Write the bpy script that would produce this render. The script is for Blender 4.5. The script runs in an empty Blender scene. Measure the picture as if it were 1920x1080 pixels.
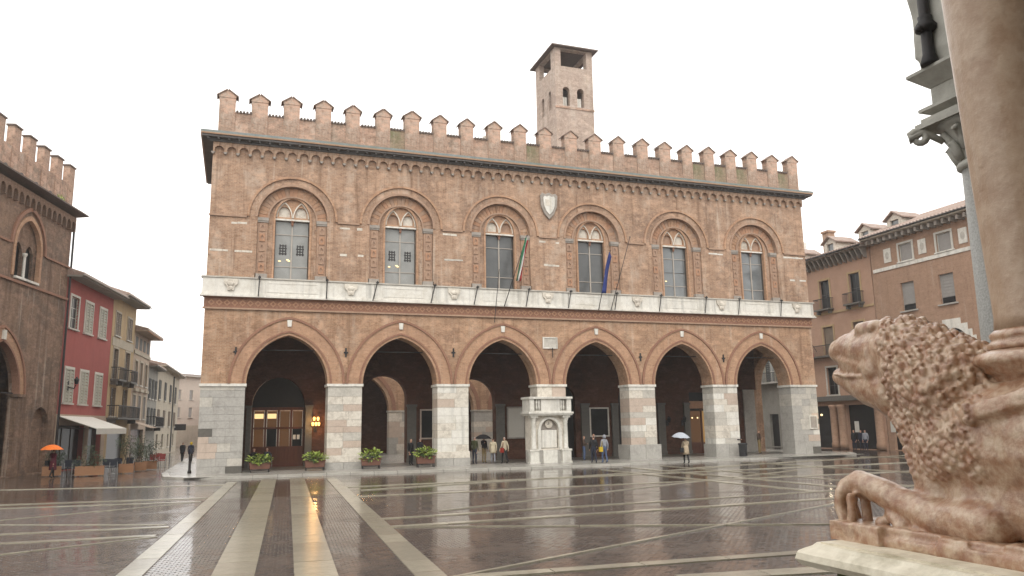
import bpy, bmesh, math, random
from mathutils import Vector, Matrix
from mathutils.geometry import tessellate_polygon
R = math.radians
scene = bpy.context.scene
COL = scene.collection
random.seed(7)

# ------------------------------------------------------------------ camera
cam_d = bpy.data.cameras.new('camera')
cam = bpy.data.objects.new('camera', cam_d)
COL.objects.link(cam)
cam_d.sensor_width = 36.0
cam_d.lens = 36.0 * 1453.25 / 1920.0
cam_d.clip_start = 0.1
cam_d.clip_end = 3000
yaw, pitch, roll = 0.3419, 0.1763, -0.0168
fw = Vector((math.sin(yaw)*math.cos(pitch), math.cos(yaw)*math.cos(pitch), math.sin(pitch)))
rt = Vector((math.cos(yaw), -math.sin(yaw), 0))
up = rt.cross(fw)
r2 = rt*math.cos(roll) + up*math.sin(roll)
u2 = -rt*math.sin(roll) + up*math.cos(roll)
cam.matrix_world = Matrix.Translation((1.963, -48.802, 2.533)) @ Matrix((r2, u2, -fw)).transposed().to_4x4()
scene.camera = cam

# ------------------------------------------------------------------ overcast sky
SUN_EL, SUN_AZ = 48, 200            # azimuth measured from +Y towards +X
world = bpy.data.worlds.new('World')
scene.world = world
world.use_nodes = True
wn, wl = world.node_tree.nodes, world.node_tree.links
wn.clear()
sky = wn.new('ShaderNodeTexSky'); sky.sky_type = 'NISHITA'; sky.sun_disc = False
sky.sun_elevation = R(SUN_EL); sky.sun_rotation = R(SUN_AZ)
sky.dust_density = 4.0; sky.air_density = 1.0
hs = wn.new('ShaderNodeHueSaturation'); hs.inputs['Saturation'].default_value = 0.05
mx = wn.new('ShaderNodeMix'); mx.data_type = 'RGBA'
mx.inputs['Factor'].default_value = 0.88
mx.inputs['B'].default_value = (11.5, 11.3, 11.0, 1)      # even cloud layer
bg = wn.new('ShaderNodeBackground'); bg.inputs['Strength'].default_value = 0.12
wo = wn.new('ShaderNodeOutputWorld')
wl.new(sky.outputs['Color'], hs.inputs['Color'])
wl.new(hs.outputs['Color'], mx.inputs['A'])
wl.new(mx.outputs['Result'], bg.inputs['Color'])
wl.new(bg.outputs['Background'], wo.inputs['Surface'])

# ------------------------------------------------------------------ veiled sun
sd = bpy.data.lights.new('sun', 'SUN'); sd.energy = 0.9; sd.angle = R(40); sd.color = (1.0, 0.95, 0.87)
sun = bpy.data.objects.new('sun', sd); COL.objects.link(sun)
sdir = Vector((math.sin(R(SUN_AZ))*math.cos(R(SUN_EL)), math.cos(R(SUN_AZ))*math.cos(R(SUN_EL)), math.sin(R(SUN_EL))))
sun.rotation_euler = (-sdir).to_track_quat('-Z', 'Y').to_euler()
sun.location = (0, -30, 60)

vs = scene.view_settings
vs.view_transform = 'Standard'; vs.look = 'None'; vs.gamma = 1.0
vs.exposure = 0.55
vs.use_curve_mapping = False
scene.cycles.max_bounces = 8
scene.cycles.diffuse_bounces = 4
scene.cycles.volume_bounces = 1
scene.cycles.use_denoising = True
# ================================================================== materials
MAT = {}
def nodes(name):
    m = bpy.data.materials.new(name); m.use_nodes = True
    nt = m.node_tree; nt.nodes.clear()
    o = nt.nodes.new('ShaderNodeOutputMaterial'); b = nt.nodes.new('ShaderNodeBsdfPrincipled')
    nt.links.new(b.outputs[0], o.inputs[0])
    MAT[name] = m
    return m, nt, b
def rgba(c): return (c[0], c[1], c[2], 1)
def nd(nt, t, **kw):
    n = nt.nodes.new(t)
    for k, v in kw.items():
        if k in n.inputs: n.inputs[k].default_value = v
        else: setattr(n, k, v)
    return n
def mixc(nt, fac, a, b, mode='MIX'):
    n = nt.nodes.new('ShaderNodeMix'); n.data_type = 'RGBA'; n.blend_type = mode
    for s, v in (('Factor', fac), ('A', a), ('B', b)):
        if hasattr(v, 'is_output') or hasattr(v, 'links'): nt.links.new(v, n.inputs[s])
        elif s == 'Factor': n.inputs[s].default_value = v
        else: n.inputs[s].default_value = rgba(v)
    return n.outputs['Result']
def ramp(nt, src, stops):
    n = nt.nodes.new('ShaderNodeValToRGB')
    e = n.color_ramp.elements
    while len(e) < len(stops): e.new(0.5)
    for i, (p, c) in enumerate(stops):
        e[i].position = p; e[i].color = rgba(c) if isinstance(c, tuple) else (c, c, c, 1)
    nt.links.new(src, n.inputs[0]); return n.outputs[0]
def bump(nt, b, h, strength, dist=0.02, target='Normal'):
    n = nd(nt, 'ShaderNodeBump', Strength=strength, Distance=dist)
    nt.links.new(h, n.inputs['Height']); nt.links.new(n.outputs[0], b.inputs[target]); return n
def mat(name, c1, c2=None, scale=2.0, rough=0.7, bmp=0.0, detail=6.0, stain=None, sscale=0.35, samt=0.5, metal=0.0, con=0.18, stretch=None, spec=0.35, coat=0.0, streak=0.0):
    """noise-mottled surface; stain = a second, larger weathering colour; streak = rain runs down walls"""
    m, nt, b = nodes(name)
    tc = nd(nt, 'ShaderNodeTexCoord'); vec = tc.outputs['Object']
    if stretch:
        mp = nd(nt, 'ShaderNodeMapping'); mp.inputs['Scale'].default_value = stretch
        nt.links.new(vec, mp.inputs[0]); vec = mp.outputs[0]
    n1 = nd(nt, 'ShaderNodeTexNoise', Scale=scale, Detail=detail, Roughness=0.65); nt.links.new(vec, n1.inputs['Vector'])
    c2 = c2 or tuple(x*0.75 for x in c1)
    col = mixc(nt, ramp(nt, n1.outputs['Fac'], [(0.5-con, 0.0), (0.5+con, 1.0)]), c1, c2)
    if stain:
        n2 = nd(nt, 'ShaderNodeTexNoise', Scale=sscale, Detail=8.0, Roughness=0.7); nt.links.new(tc.outputs['Object'], n2.inputs['Vector'])
        mm = nd(nt, 'ShaderNodeMath', operation='MULTIPLY'); mm.inputs[1].default_value = samt
        nt.links.new(ramp(nt, n2.outputs['Fac'], [(0.48, 0.0), (0.68, 1.0)]), mm.inputs[0])
        col = mixc(nt, mm.outputs[0], col, stain)
    if streak:
        mp = nd(nt, 'ShaderNodeMapping'); mp.inputs['Scale'].default_value = (3.0, 3.0, 0.12)
        nt.links.new(tc.outputs['Object'], mp.inputs[0])
        n3 = nd(nt, 'ShaderNodeTexNoise', Scale=1.0, Detail=5.0); nt.links.new(mp.outputs[0], n3.inputs['Vector'])
        mm = nd(nt, 'ShaderNodeMath', operation='MULTIPLY'); mm.inputs[1].default_value = streak
        nt.links.new(ramp(nt, n3.outputs['Fac'], [(0.5, 0.0), (0.75, 1.0)]), mm.inputs[0])
        col = mixc(nt, mm.outputs[0], col, tuple(x*0.35 for x in c1))
    nt.links.new(col, b.inputs['Base Color'])
    b.inputs['Roughness'].default_value = rough; b.inputs['Metallic'].default_value = metal
    b.inputs['Specular IOR Level'].default_value = spec; b.inputs['Coat Weight'].default_value = coat; b.inputs['Coat Roughness'].default_value = 0.16
    if bmp: bump(nt, b, n1.outputs['Fac'], bmp, 0.03)
    return m
def wallvec(nt):
    tc = nd(nt, 'ShaderNodeTexCoord'); s = nd(nt, 'ShaderNodeSeparateXYZ'); nt.links.new(tc.outputs['Object'], s.inputs[0])
    a = nd(nt, 'ShaderNodeMath', operation='ADD'); nt.links.new(s.outputs[0], a.inputs[0]); nt.links.new(s.outputs[1], a.inputs[1])
    c = nd(nt, 'ShaderNodeCombineXYZ'); nt.links.new(a.outputs[0], c.inputs[0]); nt.links.new(s.outputs[2], c.inputs[1])
    return tc.outputs['Object'], c.outputs[0]
def brick(name, c1, c2, mortar, stain, samt=0.55, stain2=None, s2amt=0.4, size=1.0, rough=0.85, course=0.35, patch=0.55, run=0.4):
    m, nt, b = nodes(name)
    obj, uv = wallvec(nt)
    br = nd(nt, 'ShaderNodeTexBrick', Scale=1.0/size); nt.links.new(uv, br.inputs['Vector'])
    br.inputs['Color1'].default_value = rgba(c1); br.inputs['Color2'].default_value = rgba(c2); br.inputs['Mortar'].default_value = rgba(mortar)
    br.inputs['Brick Width'].default_value = 0.28; br.inputs['Row Height'].default_value = 0.085; br.inputs['Mortar Size'].default_value = 0.011; br.inputs['Bias'].default_value = -0.1
    col = br.outputs['Color']
    # uneven courses: long horizontal bands of paler and darker firing
    mp = nd(nt, 'ShaderNodeMapping'); mp.inputs['Scale'].default_value = (0.5, 0.5, 7.0); nt.links.new(obj, mp.inputs[0])
    n0 = nd(nt, 'ShaderNodeTexNoise', Scale=1.0, Detail=4.0, Roughness=0.7); nt.links.new(mp.outputs[0], n0.inputs['Vector'])
    f0 = nd(nt, 'ShaderNodeMath', operation='MULTIPLY'); f0.inputs[1].default_value = course
    nt.links.new(ramp(nt, n0.outputs['Fac'], [(0.4, 0.0), (0.7, 1.0)]), f0.inputs[0])
    col = mixc(nt, f0.outputs[0], col, tuple(x*0.55 for x in c2))
    n1 = nd(nt, 'ShaderNodeTexNoise', Scale=0.32, Detail=9.0, Roughness=0.68); nt.links.new(obj, n1.inputs['Vector'])
    f1 = nd(nt, 'ShaderNodeMath', operation='MULTIPLY'); f1.inputs[1].default_value = samt
    nt.links.new(ramp(nt, n1.outputs['Fac'], [(0.47, 0.0), (0.60, 1.0)]), f1.inputs[0])
    col = mixc(nt, f1.outputs[0], col, stain)
    if stain2:
        n2 = nd(nt, 'ShaderNodeTexNoise', Scale=0.55, Detail=9.0, Roughness=0.7)
        mp2 = nd(nt, 'ShaderNodeMapping'); mp2.inputs['Location'].default_value = (31, 7, 3); mp2.inputs['Scale'].default_value = (1.6, 1.6, 0.7)
        nt.links.new(obj, mp2.inputs[0]); nt.links.new(mp2.outputs[0], n2.inputs['Vector'])
        f2 = nd(nt, 'ShaderNodeMath', operation='MULTIPLY'); f2.inputs[1].default_value = s2amt
        nt.links.new(ramp(nt, n2.outputs['Fac'], [(0.51, 0.0), (0.62, 1.0)]), f2.inputs[0])
        col = mixc(nt, f2.outputs[0], col, stain2)
    # patchwork of re-pointed and re-fired areas about half a metre across
    for sc, loc_, lo, hi, cc_, am in ((1.3,(3,9,4),0.50,0.62,tuple(min(1,x*1.28+0.05) for x in c1),patch), (2.1,(17,2,8),0.52,0.62,tuple(x*0.62 for x in c2),patch*0.8), (4.5,(5,12,1),0.5,0.66,tuple(min(1,x*1.2+0.04) for x in c1),patch*0.8)):
        mq = nd(nt, 'ShaderNodeMapping'); mq.inputs['Location'].default_value = loc_; mq.inputs['Scale'].default_value = (1,1,1.7); nt.links.new(obj, mq.inputs[0])
        nq = nd(nt, 'ShaderNodeTexNoise', Scale=sc, Detail=7.0, Roughness=0.72); nt.links.new(mq.outputs[0], nq.inputs['Vector'])
        fq = nd(nt, 'ShaderNodeMath', operation='MULTIPLY'); fq.inputs[1].default_value = am
        nt.links.new(ramp(nt, nq.outputs['Fac'], [(lo, 0.0), (hi, 1.0)]), fq.inputs[0]); col = mixc(nt, fq.outputs[0], col, cc_)
    if run:
        mr = nd(nt, 'ShaderNodeMapping'); mr.inputs['Scale'].default_value = (2.2, 2.2, 0.13); nt.links.new(obj, mr.inputs[0])
        nr = nd(nt, 'ShaderNodeTexNoise', Scale=1.0, Detail=6.0, Roughness=0.6); nt.links.new(mr.outputs[0], nr.inputs['Vector'])
        fr_ = nd(nt, 'ShaderNodeMath', operation='MULTIPLY'); fr_.inputs[1].default_value = run
        nt.links.new(ramp(nt, nr.outputs['Fac'], [(0.54, 0.0), (0.70, 1.0)]), fr_.inputs[0]); col = mixc(nt, fr_.outputs[0], col, tuple(x*0.5 for x in c2))
        fr2 = nd(nt, 'ShaderNodeMath', operation='MULTIPLY'); fr2.inputs[1].default_value = run*0.7
        nt.links.new(ramp(nt, nr.outputs['Fac'], [(0.30, 1.0), (0.42, 0.0)]), fr2.inputs[0]); col = mixc(nt, fr2.outputs[0], col, (0.52,0.44,0.36))
    # fine pitting, single burnt or replaced bricks
    n3 = nd(nt, 'ShaderNodeTexNoise', Scale=6.0, Detail=3.0); nt.links.new(obj, n3.inputs['Vector'])
    col = mixc(nt, ramp(nt, n3.outputs['Fac'], [(0.28, 0.45), (0.42, 0.0)]), col, tuple(x*0.4 for x in c2))
    nt.links.new(col, b.inputs['Base Color'])
    b.inputs['Roughness'].default_value = rough; b.inputs['Specular IOR Level'].default_value = 0.25
    bump(nt, b, br.outputs['Fac'], -0.5, 0.012)
    return m
def emit(name, c, s):
    m, nt, b = nodes(name)
    b.inputs['Base Color'].default_value = rgba(tuple(x*0.06 for x in c)); b.inputs['Emission Color'].default_value = rgba(c); b.inputs['Emission Strength'].default_value = s
    return m
def glass(name, c, rough=0.08, spec=0.6, scale=1.5):
    m, nt, b = nodes(name)
    tc = nd(nt, 'ShaderNodeTexCoord')
    n = nd(nt, 'ShaderNodeTexNoise', Scale=scale, Detail=3.0); nt.links.new(tc.outputs['Object'], n.inputs['Vector'])
    nt.links.new(mixc(nt, n.outputs['Fac'], c, tuple(x*0.55 for x in c)), b.inputs['Base Color'])
    b.inputs['Roughness'].default_value = rough; b.inputs['Specular IOR Level'].default_value = spec
    bump(nt, b, n.outputs['Fac'], 0.06, 0.02)
    return m

# ================================================================== mesh builder
class MB:
    def __init__(s): s.v = []; s.f = []
    def add(s, vs, fs):
        n = len(s.v); s.v += [tuple(v) for v in vs]; s.f += [tuple(i+n for i in f) for f in fs]; return s
    def box(s, x0, x1, y0, y1, z0, z1):
        return s.add([(x0,y0,z0),(x1,y0,z0),(x1,y1,z0),(x0,y1,z0),(x0,y0,z1),(x1,y0,z1),(x1,y1,z1),(x0,y1,z1)],
                     [(0,3,2,1),(4,5,6,7),(0,1,5,4),(1,2,6,5),(2,3,7,6),(3,0,4,7)])
    def plate(s, outer, holes, y0, y1):
        """outline in (x, z) with holes, extruded from y0 (front) to y1"""
        loops = [list(outer)] + [list(h) for h in holes]
        flat = [p for l in loops for p in l]; n = len(flat)
        tris = tessellate_polygon([[Vector((p[0], p[1], 0)) for p in l] for l in loops])
        vs = [(p[0], y0, p[1]) for p in flat] + [(p[0], y1, p[1]) for p in flat]
        fs = []
        for t in tris:
            a, b, c = t
            ar = (flat[b][0]-flat[a][0])*(flat[c][1]-flat[a][1]) - (flat[c][0]-flat[a][0])*(flat[b][1]-flat[a][1])
            if abs(ar) < 1e-10: continue
            if ar < 0: a, b, c = a, c, b
            fs.append((a, b, c)); fs.append((a+n, c+n, b+n))
        k = 0
        for li, l in enumerate(loops):
            m = len(l)
            area = sum(l[i][0]*l[(i+1) % m][1] - l[(i+1) % m][0]*l[i][1] for i in range(m))
            ccw = area > 0
            for i in range(m):
                p, q = k+i, k+(i+1) % m
                fwd = (p, p+n, q+n, q); bwd = (p, q, q+n, p+n)
                solid_left = ccw if li == 0 else not ccw
                fs.append(fwd if solid_left else bwd)
            k += m
        return s.add(vs, fs)
    def strip(s, pa, pb, y0, y1):
        """solid band between two open (x, z) curves with the same number of points"""
        n = len(pa); vs = []
        for a, b in zip(pa, pb): vs += [(a[0],y0,a[1]),(b[0],y0,b[1]),(b[0],y1,b[1]),(a[0],y1,a[1])]
        fs = []
        for i in range(n-1):
            for k in range(4): fs.append((4*i+k, 4*i+(k+1) % 4, 4*i+4+(k+1) % 4, 4*i+4+k))
        fs += [(3,2,1,0), (4*n-4,4*n-3,4*n-2,4*n-1)]
        return s.add(vs, fs)
    def lathe(s, prof, c=(0,0,0), n=16, a0=0.0, a1=2*math.pi):
        full = abs(a1-a0-2*math.pi) < 1e-6; m = n if full else n+1
        vs = []; fs = []
        for r, z in prof:
            for i in range(m):
                a = a0+(a1-a0)*i/n; vs.append((c[0]+r*math.cos(a), c[1]+r*math.sin(a), c[2]+z))
        for j in range(len(prof)-1):
            for i in range(n):
                fs.append((j*m+i, j*m+(i+1) % m, (j+1)*m+(i+1) % m, (j+1)*m+i))
        if full:
            fs.append(tuple(reversed(range(m)))); fs.append(tuple((len(prof)-1)*m+i for i in range(m)))
        return s.add(vs, fs)
    def tube(s, pts, r, n=8):
        P = [Vector(p) for p in pts]; k = len(P); rs = r if isinstance(r, (list, tuple)) else [r]*k
        vs = []; fs = []; ref = None
        for i in range(k):
            t = (P[min(i+1, k-1)]-P[max(i-1, 0)]).normalized()
            if ref is None: ref = Vector((0,0,1)) if abs(t.z) < 0.9 else Vector((1,0,0))
            a = (ref - t*ref.dot(t)).normalized(); ref = a; b = t.cross(a)
            for j in range(n):
                g = 2*math.pi*j/n; vs.append(P[i]+(a*math.cos(g)+b*math.sin(g))*rs[i])
        for i in range(k-1):
            for j in range(n): fs.append((i*n+j, i*n+(j+1) % n, (i+1)*n+(j+1) % n, (i+1)*n+j))
        fs.append(tuple(reversed(range(n)))); fs.append(tuple((k-1)*n+j for j in range(n)))
        return s.add(vs, fs)
    def ball(s, c, r, n=10, m=7):
        r = r if isinstance(r, (list, tuple)) else (r, r, r)
        vs = [(c[0],c[1],c[2]-r[2])]; fs = []
        for j in range(1, m):
            t = math.pi*j/m
            for i in range(n):
                a = 2*math.pi*i/n; vs.append((c[0]+r[0]*math.sin(t)*math.cos(a), c[1]+r[1]*math.sin(t)*math.sin(a), c[2]-r[2]*math.cos(t)))
        vs.append((c[0],c[1],c[2]+r[2])); e = len(vs)-1
        for i in range(n):
            fs.append((0, 1+(i+1) % n, 1+i)); fs.append((e, 1+(m-2)*n+i, 1+(m-2)*n+(i+1) % n))
        for j in range(m-2):
            for i in range(n): fs.append((1+j*n+i, 1+j*n+(i+1) % n, 1+(j+1)*n+(i+1) % n, 1+(j+1)*n+i))
        return s.add(vs, fs)
    def hull(s, pts):
        bm = bmesh.new()
        for p in pts: bm.verts.new(p)
        bmesh.ops.convex_hull(bm, input=bm.verts); bm.verts.index_update()
        s.add([v.co[:] for v in bm.verts], [tuple(v.index for v in f.verts) for f in bm.faces]); bm.free(); return s
    def mesh(s, name, m, smooth=False):
        me = bpy.data.meshes.new(name); me.from_pydata(s.v, [], s.f); me.update()
        for mm in (m if isinstance(m, (list, tuple)) else [m]): me.materials.append(MAT[mm])
        if smooth:
            me.polygons.foreach_set('use_smooth', [True]*len(me.polygons))
        return me
    def obj(s, name, m, parent=None, smooth=False, bevel=0.0, loc=None):
        return link(name, s.mesh(name, m, smooth), parent, loc, bevel)
def link(name, me, parent=None, loc=None, bevel=0.0):
    o = bpy.data.objects.new(name, me); COL.objects.link(o)
    if parent is not None: o.parent = parent
    if loc is not None: o.location = loc
    if bevel:
        b = o.modifiers.new('bevel', 'BEVEL'); b.width = bevel; b.segments = 2; b.limit_method = 'ANGLE'
    return o
def tag(o, label=None, cat=None, group=None, kind=None):
    if label: o['label'] = label
    if cat: o['category'] = cat
    if group: o['group'] = group
    if kind: o['kind'] = kind
    return o
def thing(name, label, cat, loc=(0,0,0), rz=0.0, group=None):
    o = bpy.data.objects.new(name, None); COL.objects.link(o); o.empty_display_size = 0.3
    o.location = loc; o.rotation_euler = (0, 0, rz)
    return tag(o, label, cat, group)
def copy_tree(o, parent=None):
    c = o.copy(); COL.objects.link(c); c.parent = parent
    for ch in list(o.children): copy_tree(ch, c)
    return c
# curves in (x, z)
def pointed(cx, z0, a, h, n=14):
    rr = (a*a+h*h)/(2*a); ph = math.acos((rr-a)/rr); out = []
    for i in range(n+1):
        t = ph*i/n; out.append((cx-a+rr-rr*math.cos(t), z0+rr*math.sin(t)))
    for i in range(n-1, -1, -1):
        t = ph*i/n; out.append((cx+a-rr+rr*math.cos(t), z0+rr*math.sin(t)))
    return out
def roundarc(cx, z0, a, n=20, h=None):
    h = h or a
    return [(cx-a*math.cos(math.pi*i/n), z0+h*math.sin(math.pi*i/n)) for i in range(n+1)]
def rect(x0, x1, z0, z1): return [(x0,z0),(x1,z0),(x1,z1),(x0,z1)]
def door(cx, z0, zs, a, top):
    """opening outline: straight jambs to zs, then the given arch"""
    return [(cx-a, z0)] + top + [(cx+a, z0)]
# ================================================================== palette
brick('brick_palace', (0.42,0.25,0.15), (0.335,0.185,0.105), (0.42,0.33,0.24), (0.23,0.14,0.095), 0.6, (0.46,0.345,0.255), 0.55, patch=0.55, run=0.65)
brick('brick_upper', (0.40,0.25,0.16), (0.315,0.18,0.11), (0.43,0.34,0.265), (0.20,0.132,0.095), 0.7, (0.48,0.38,0.30), 0.6, patch=0.6, run=0.75)
brick('brick_parapet', (0.40,0.245,0.17), (0.31,0.19,0.13), (0.42,0.35,0.29), (0.21,0.165,0.125), 0.75, (0.49,0.41,0.34), 0.6, course=0.5, patch=0.75)
brick('brick_mossy', (0.30,0.20,0.13), (0.24,0.16,0.10), (0.33,0.29,0.22), (0.13,0.14,0.075), 0.8, (0.17,0.18,0.09), 0.7)
brick('brick_ring', (0.46,0.27,0.165), (0.40,0.22,0.13), (0.42,0.31,0.22), (0.30,0.175,0.115), 0.4, patch=0.35)
brick('brick_inner', (0.115,0.043,0.023), (0.08,0.031,0.017), (0.065,0.04,0.028), (0.035,0.02,0.013), 0.6, patch=0.3, run=0)  # loggia shade is put into the colour, far darker than the outer brick
brick('brick_tower', (0.42,0.32,0.255), (0.36,0.265,0.21), (0.45,0.39,0.34), (0.28,0.21,0.17), 0.6, (0.50,0.43,0.37), 0.5)  # haze over the tower is put into the colour: paler, greyer brick
brick('brick_left', (0.235,0.14,0.09), (0.18,0.105,0.068), (0.235,0.185,0.145), (0.10,0.078,0.062), 0.85, (0.26,0.17,0.11), 0.4, run=0.75)
brick('brick_right', (0.37,0.225,0.15), (0.315,0.185,0.12), (0.36,0.27,0.20), (0.25,0.16,0.11), 0.35, size=0.8, course=0.15, patch=0.25)
mat('plaster_pink', (0.44,0.285,0.205), (0.40,0.25,0.175), 1.5, 0.9, 0.1, stain=(0.28,0.18,0.13), samt=0.5)
mat('terracotta', (0.32,0.175,0.115), (0.24,0.125,0.082), 9.0, 0.85, 0.5, stain=(0.20,0.10,0.07), sscale=1.2, samt=0.6)
mat('terracotta_orange', (0.44,0.255,0.16), (0.37,0.205,0.125), 6.0, 0.85, 0.3, stain=(0.30,0.17,0.11), sscale=1.5, samt=0.6)
mat('terracotta_pale', (0.40,0.27,0.19), (0.33,0.21,0.145), 6.0, 0.85, 0.3, stain=(0.24,0.16,0.12), sscale=1.5, samt=0.5)
mat('stone_white', (0.74,0.72,0.66), (0.63,0.60,0.54), 5.0, 0.6, 0.15, stain=(0.46,0.42,0.34), sscale=0.9, samt=0.5, streak=0.6)
mat('stone_pulpit', (0.72,0.70,0.64), (0.58,0.56,0.50), 6.0, 0.5, 0.2, stain=(0.30,0.27,0.23), sscale=1.3, samt=0.5, streak=0.3)
mat('stone_grey', (0.44,0.42,0.385), (0.35,0.335,0.305), 7.0, 0.6, 0.3, stain=(0.20,0.185,0.165), sscale=1.4, samt=0.5)
mat('stone_pale', (0.55,0.52,0.46), (0.44,0.41,0.36), 7.0, 0.6, 0.3, stain=(0.24,0.22,0.19), sscale=1.4, samt=0.55)
mat('stone_rose', (0.53,0.43,0.355), (0.47,0.38,0.31), 6.0, 0.6, 0.3, stain=(0.32,0.25,0.20), sscale=1.4, samt=0.5)
mat('stone_cream', (0.68,0.63,0.55), (0.57,0.52,0.44), 6.0, 0.6, 0.3, stain=(0.26,0.22,0.18), sscale=1.5, samt=0.6)
mat('stone_dark', (0.135,0.125,0.108), (0.10,0.093,0.08), 6.0, 0.6, 0.3, stain=(0.10,0.095,0.085), sscale=1.0, samt=0.6)  # dark stone, lowered further to put loggia shade into the pilasters' colour
mat('stone_side', (0.36,0.32,0.28), (0.28,0.25,0.22), 5.0, 0.7, 0.3, stain=(0.17,0.15,0.13), sscale=1.0, samt=0.6)
mat('mortar', (0.33,0.30,0.27), (0.25,0.23,0.21), 8.0, 0.9)
mat('iron', (0.03,0.03,0.032), (0.045,0.04,0.038), 9.0, 0.55, metal=0.3)
mat('lead', (0.17,0.19,0.185), (0.12,0.14,0.135), 3.0, 0.5, stain=(0.10,0.12,0.08), samt=0.5)
mat('gutter_copper', (0.42,0.24,0.14), (0.36,0.22,0.14), 3.0, 0.5)
mat('gutter_pale', (0.52,0.42,0.30), (0.45,0.36,0.26), 3.0, 0.5)
mat('soffit', (0.13,0.122,0.116), (0.09,0.085,0.08), 3.0, 0.8)
mat('tile_dark', (0.17,0.12,0.10), (0.11,0.085,0.075), 7.0, 0.8, 0.4, stain=(0.09,0.09,0.06), sscale=2, samt=0.5)
mat('tile_cap', (0.27,0.19,0.15), (0.18,0.13,0.105), 8.0, 0.8, 0.4, stain=(0.33,0.29,0.24), sscale=2.5, samt=0.6)
mat('tile_roof', (0.33,0.235,0.19), (0.22,0.155,0.125), 9.0, 0.6, 0.4, stain=(0.44,0.38,0.34), sscale=2.5, samt=0.7)
mat('frame_grey', (0.42,0.38,0.33), (0.36,0.32,0.28), 5.0, 0.6)
mat('frame_dark', (0.10,0.085,0.07), (0.07,0.06,0.05), 5.0, 0.6)
glass('glass_curtain', (0.33,0.335,0.32), 0.2, 0.5)
glass('glass_mesh', (0.13,0.135,0.135), 0.2, 0.45)
glass('glass_clear', (0.20,0.215,0.22), 0.05, 0.7)
glass('glass_black', (0.016,0.017,0.018), 0.3, 0.25)
emit('lamp_warm', (1.0,0.46,0.10), 3.6)
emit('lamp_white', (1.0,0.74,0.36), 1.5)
emit('window_glow', (1.0,0.66,0.3), 0.9)
emit('window_glow_dim', (0.6,0.25,0.07), 0.09)
emit('shop_glow', (1.0,0.55,0.18), 0.22)
mat('door_wood', (0.12,0.04,0.02), (0.08,0.027,0.014), 8.0, 0.4, stretch=(1,1,0.15))
mat('door_black', (0.018,0.016,0.015), (0.012,0.011,0.01), 4.0, 0.6)
mat('tablet_black', (0.02,0.019,0.018), (0.013,0.013,0.013), 4.0, 0.7, spec=0.2)
mat('tablet_white', (0.52,0.49,0.43), (0.46,0.43,0.38), 9.0, 0.6, stretch=(1,1,6))
mat('soil', (0.05,0.035,0.025), (0.03,0.022,0.016), 12, 0.95, 0.5)
mat('pot_terracotta', (0.17,0.08,0.055), (0.13,0.06,0.042), 6, 0.8, 0.2)
mat('leaf_lime', (0.36,0.43,0.09), (0.2,0.28,0.05), 5, 0.45)
mat('leaf_lime_dark', (0.07,0.11,0.03), (0.045,0.075,0.02), 5, 0.5)
mat('leaf_olive', (0.085,0.11,0.055), (0.05,0.07,0.035), 4, 0.55)
mat('leaf_dark', (0.04,0.065,0.03), (0.03,0.045,0.022), 4, 0.5)
mat('bark', (0.09,0.065,0.045), (0.06,0.045,0.03), 8, 0.9, 0.5)
mat('wood_planter', (0.36,0.19,0.10), (0.28,0.14,0.07), 3, 0.6, stretch=(1,1,8))
mat('pavement_stone', (0.36,0.345,0.31), (0.29,0.28,0.25), 4.0, 0.25, 0.15, stain=(0.2,0.19,0.17), sscale=0.8, samt=0.5, spec=0.6)
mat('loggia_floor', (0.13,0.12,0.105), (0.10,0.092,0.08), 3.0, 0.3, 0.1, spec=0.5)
mat('kerb_stone', (0.46,0.44,0.39), (0.38,0.36,0.32), 5.0, 0.3, 0.15, stain=(0.24,0.22,0.19), sscale=1.0, samt=0.5, spec=0.6)
mat('marble_pink', (0.36,0.18,0.097), (0.58,0.435,0.305), 12.0, 0.32, 0.6, stain=(0.22,0.085,0.04), sscale=8.0, samt=0.8, detail=14, spec=0.5, coat=0.5, con=0.14)
mat('marble_column', (0.40,0.275,0.185), (0.48,0.355,0.255), 9.0, 0.36, 0.35, stain=(0.27,0.15,0.085), sscale=5.0, samt=0.5, detail=14, spec=0.4, coat=0.2, con=0.14, streak=0.2)
mat('marble_cream', (0.80,0.74,0.60), (0.66,0.60,0.47), 8.0, 0.42, 0.3, stain=(0.30,0.26,0.16), sscale=3.0, samt=0.6, con=0.12, detail=10)
mat('neck_olive', (0.11,0.12,0.05), (0.07,0.075,0.035), 12, 0.95, 0.6)
mat('granite', (0.36,0.355,0.33), (0.22,0.215,0.2), 55.0, 0.5, 0.1, detail=3)
mat('limestone', (0.46,0.45,0.40), (0.38,0.37,0.33), 6.0, 0.75, 0.35, stain=(0.22,0.21,0.18), sscale=2.0, samt=0.6, streak=0.3)

# wet setts: rows of small dark cobbles under a film of water
m, nt, b = nodes('wet_setts')
tc = nd(nt, 'ShaderNodeTexCoord'); P = tc.outputs['Object']
br = nd(nt, 'ShaderNodeTexBrick', Scale=1.0); nt.links.new(P, br.inputs['Vector'])
br.inputs['Color1'].default_value = (0.072,0.044,0.027,1); br.inputs['Color2'].default_value = (0.036,0.023,0.015,1); br.inputs['Mortar'].default_value = (0.022,0.017,0.014,1)
br.inputs['Brick Width'].default_value = 0.15; br.inputs['Row Height'].default_value = 0.15; br.inputs['Mortar Size'].default_value = 0.016; br.inputs['Bias'].default_value = -0.2
n1 = nd(nt, 'ShaderNodeTexNoise', Scale=0.5, Detail=7.0, Roughness=0.65); nt.links.new(P, n1.inputs['Vector'])
n2 = nd(nt, 'ShaderNodeTexNoise', Scale=11.0, Detail=2.0); nt.links.new(P, n2.inputs['Vector'])
col = mixc(nt, ramp(nt, n1.outputs['Fac'], [(0.42, 0.0), (0.65, 0.6)]), br.outputs['Color'], (0.06,0.042,0.032))
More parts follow.
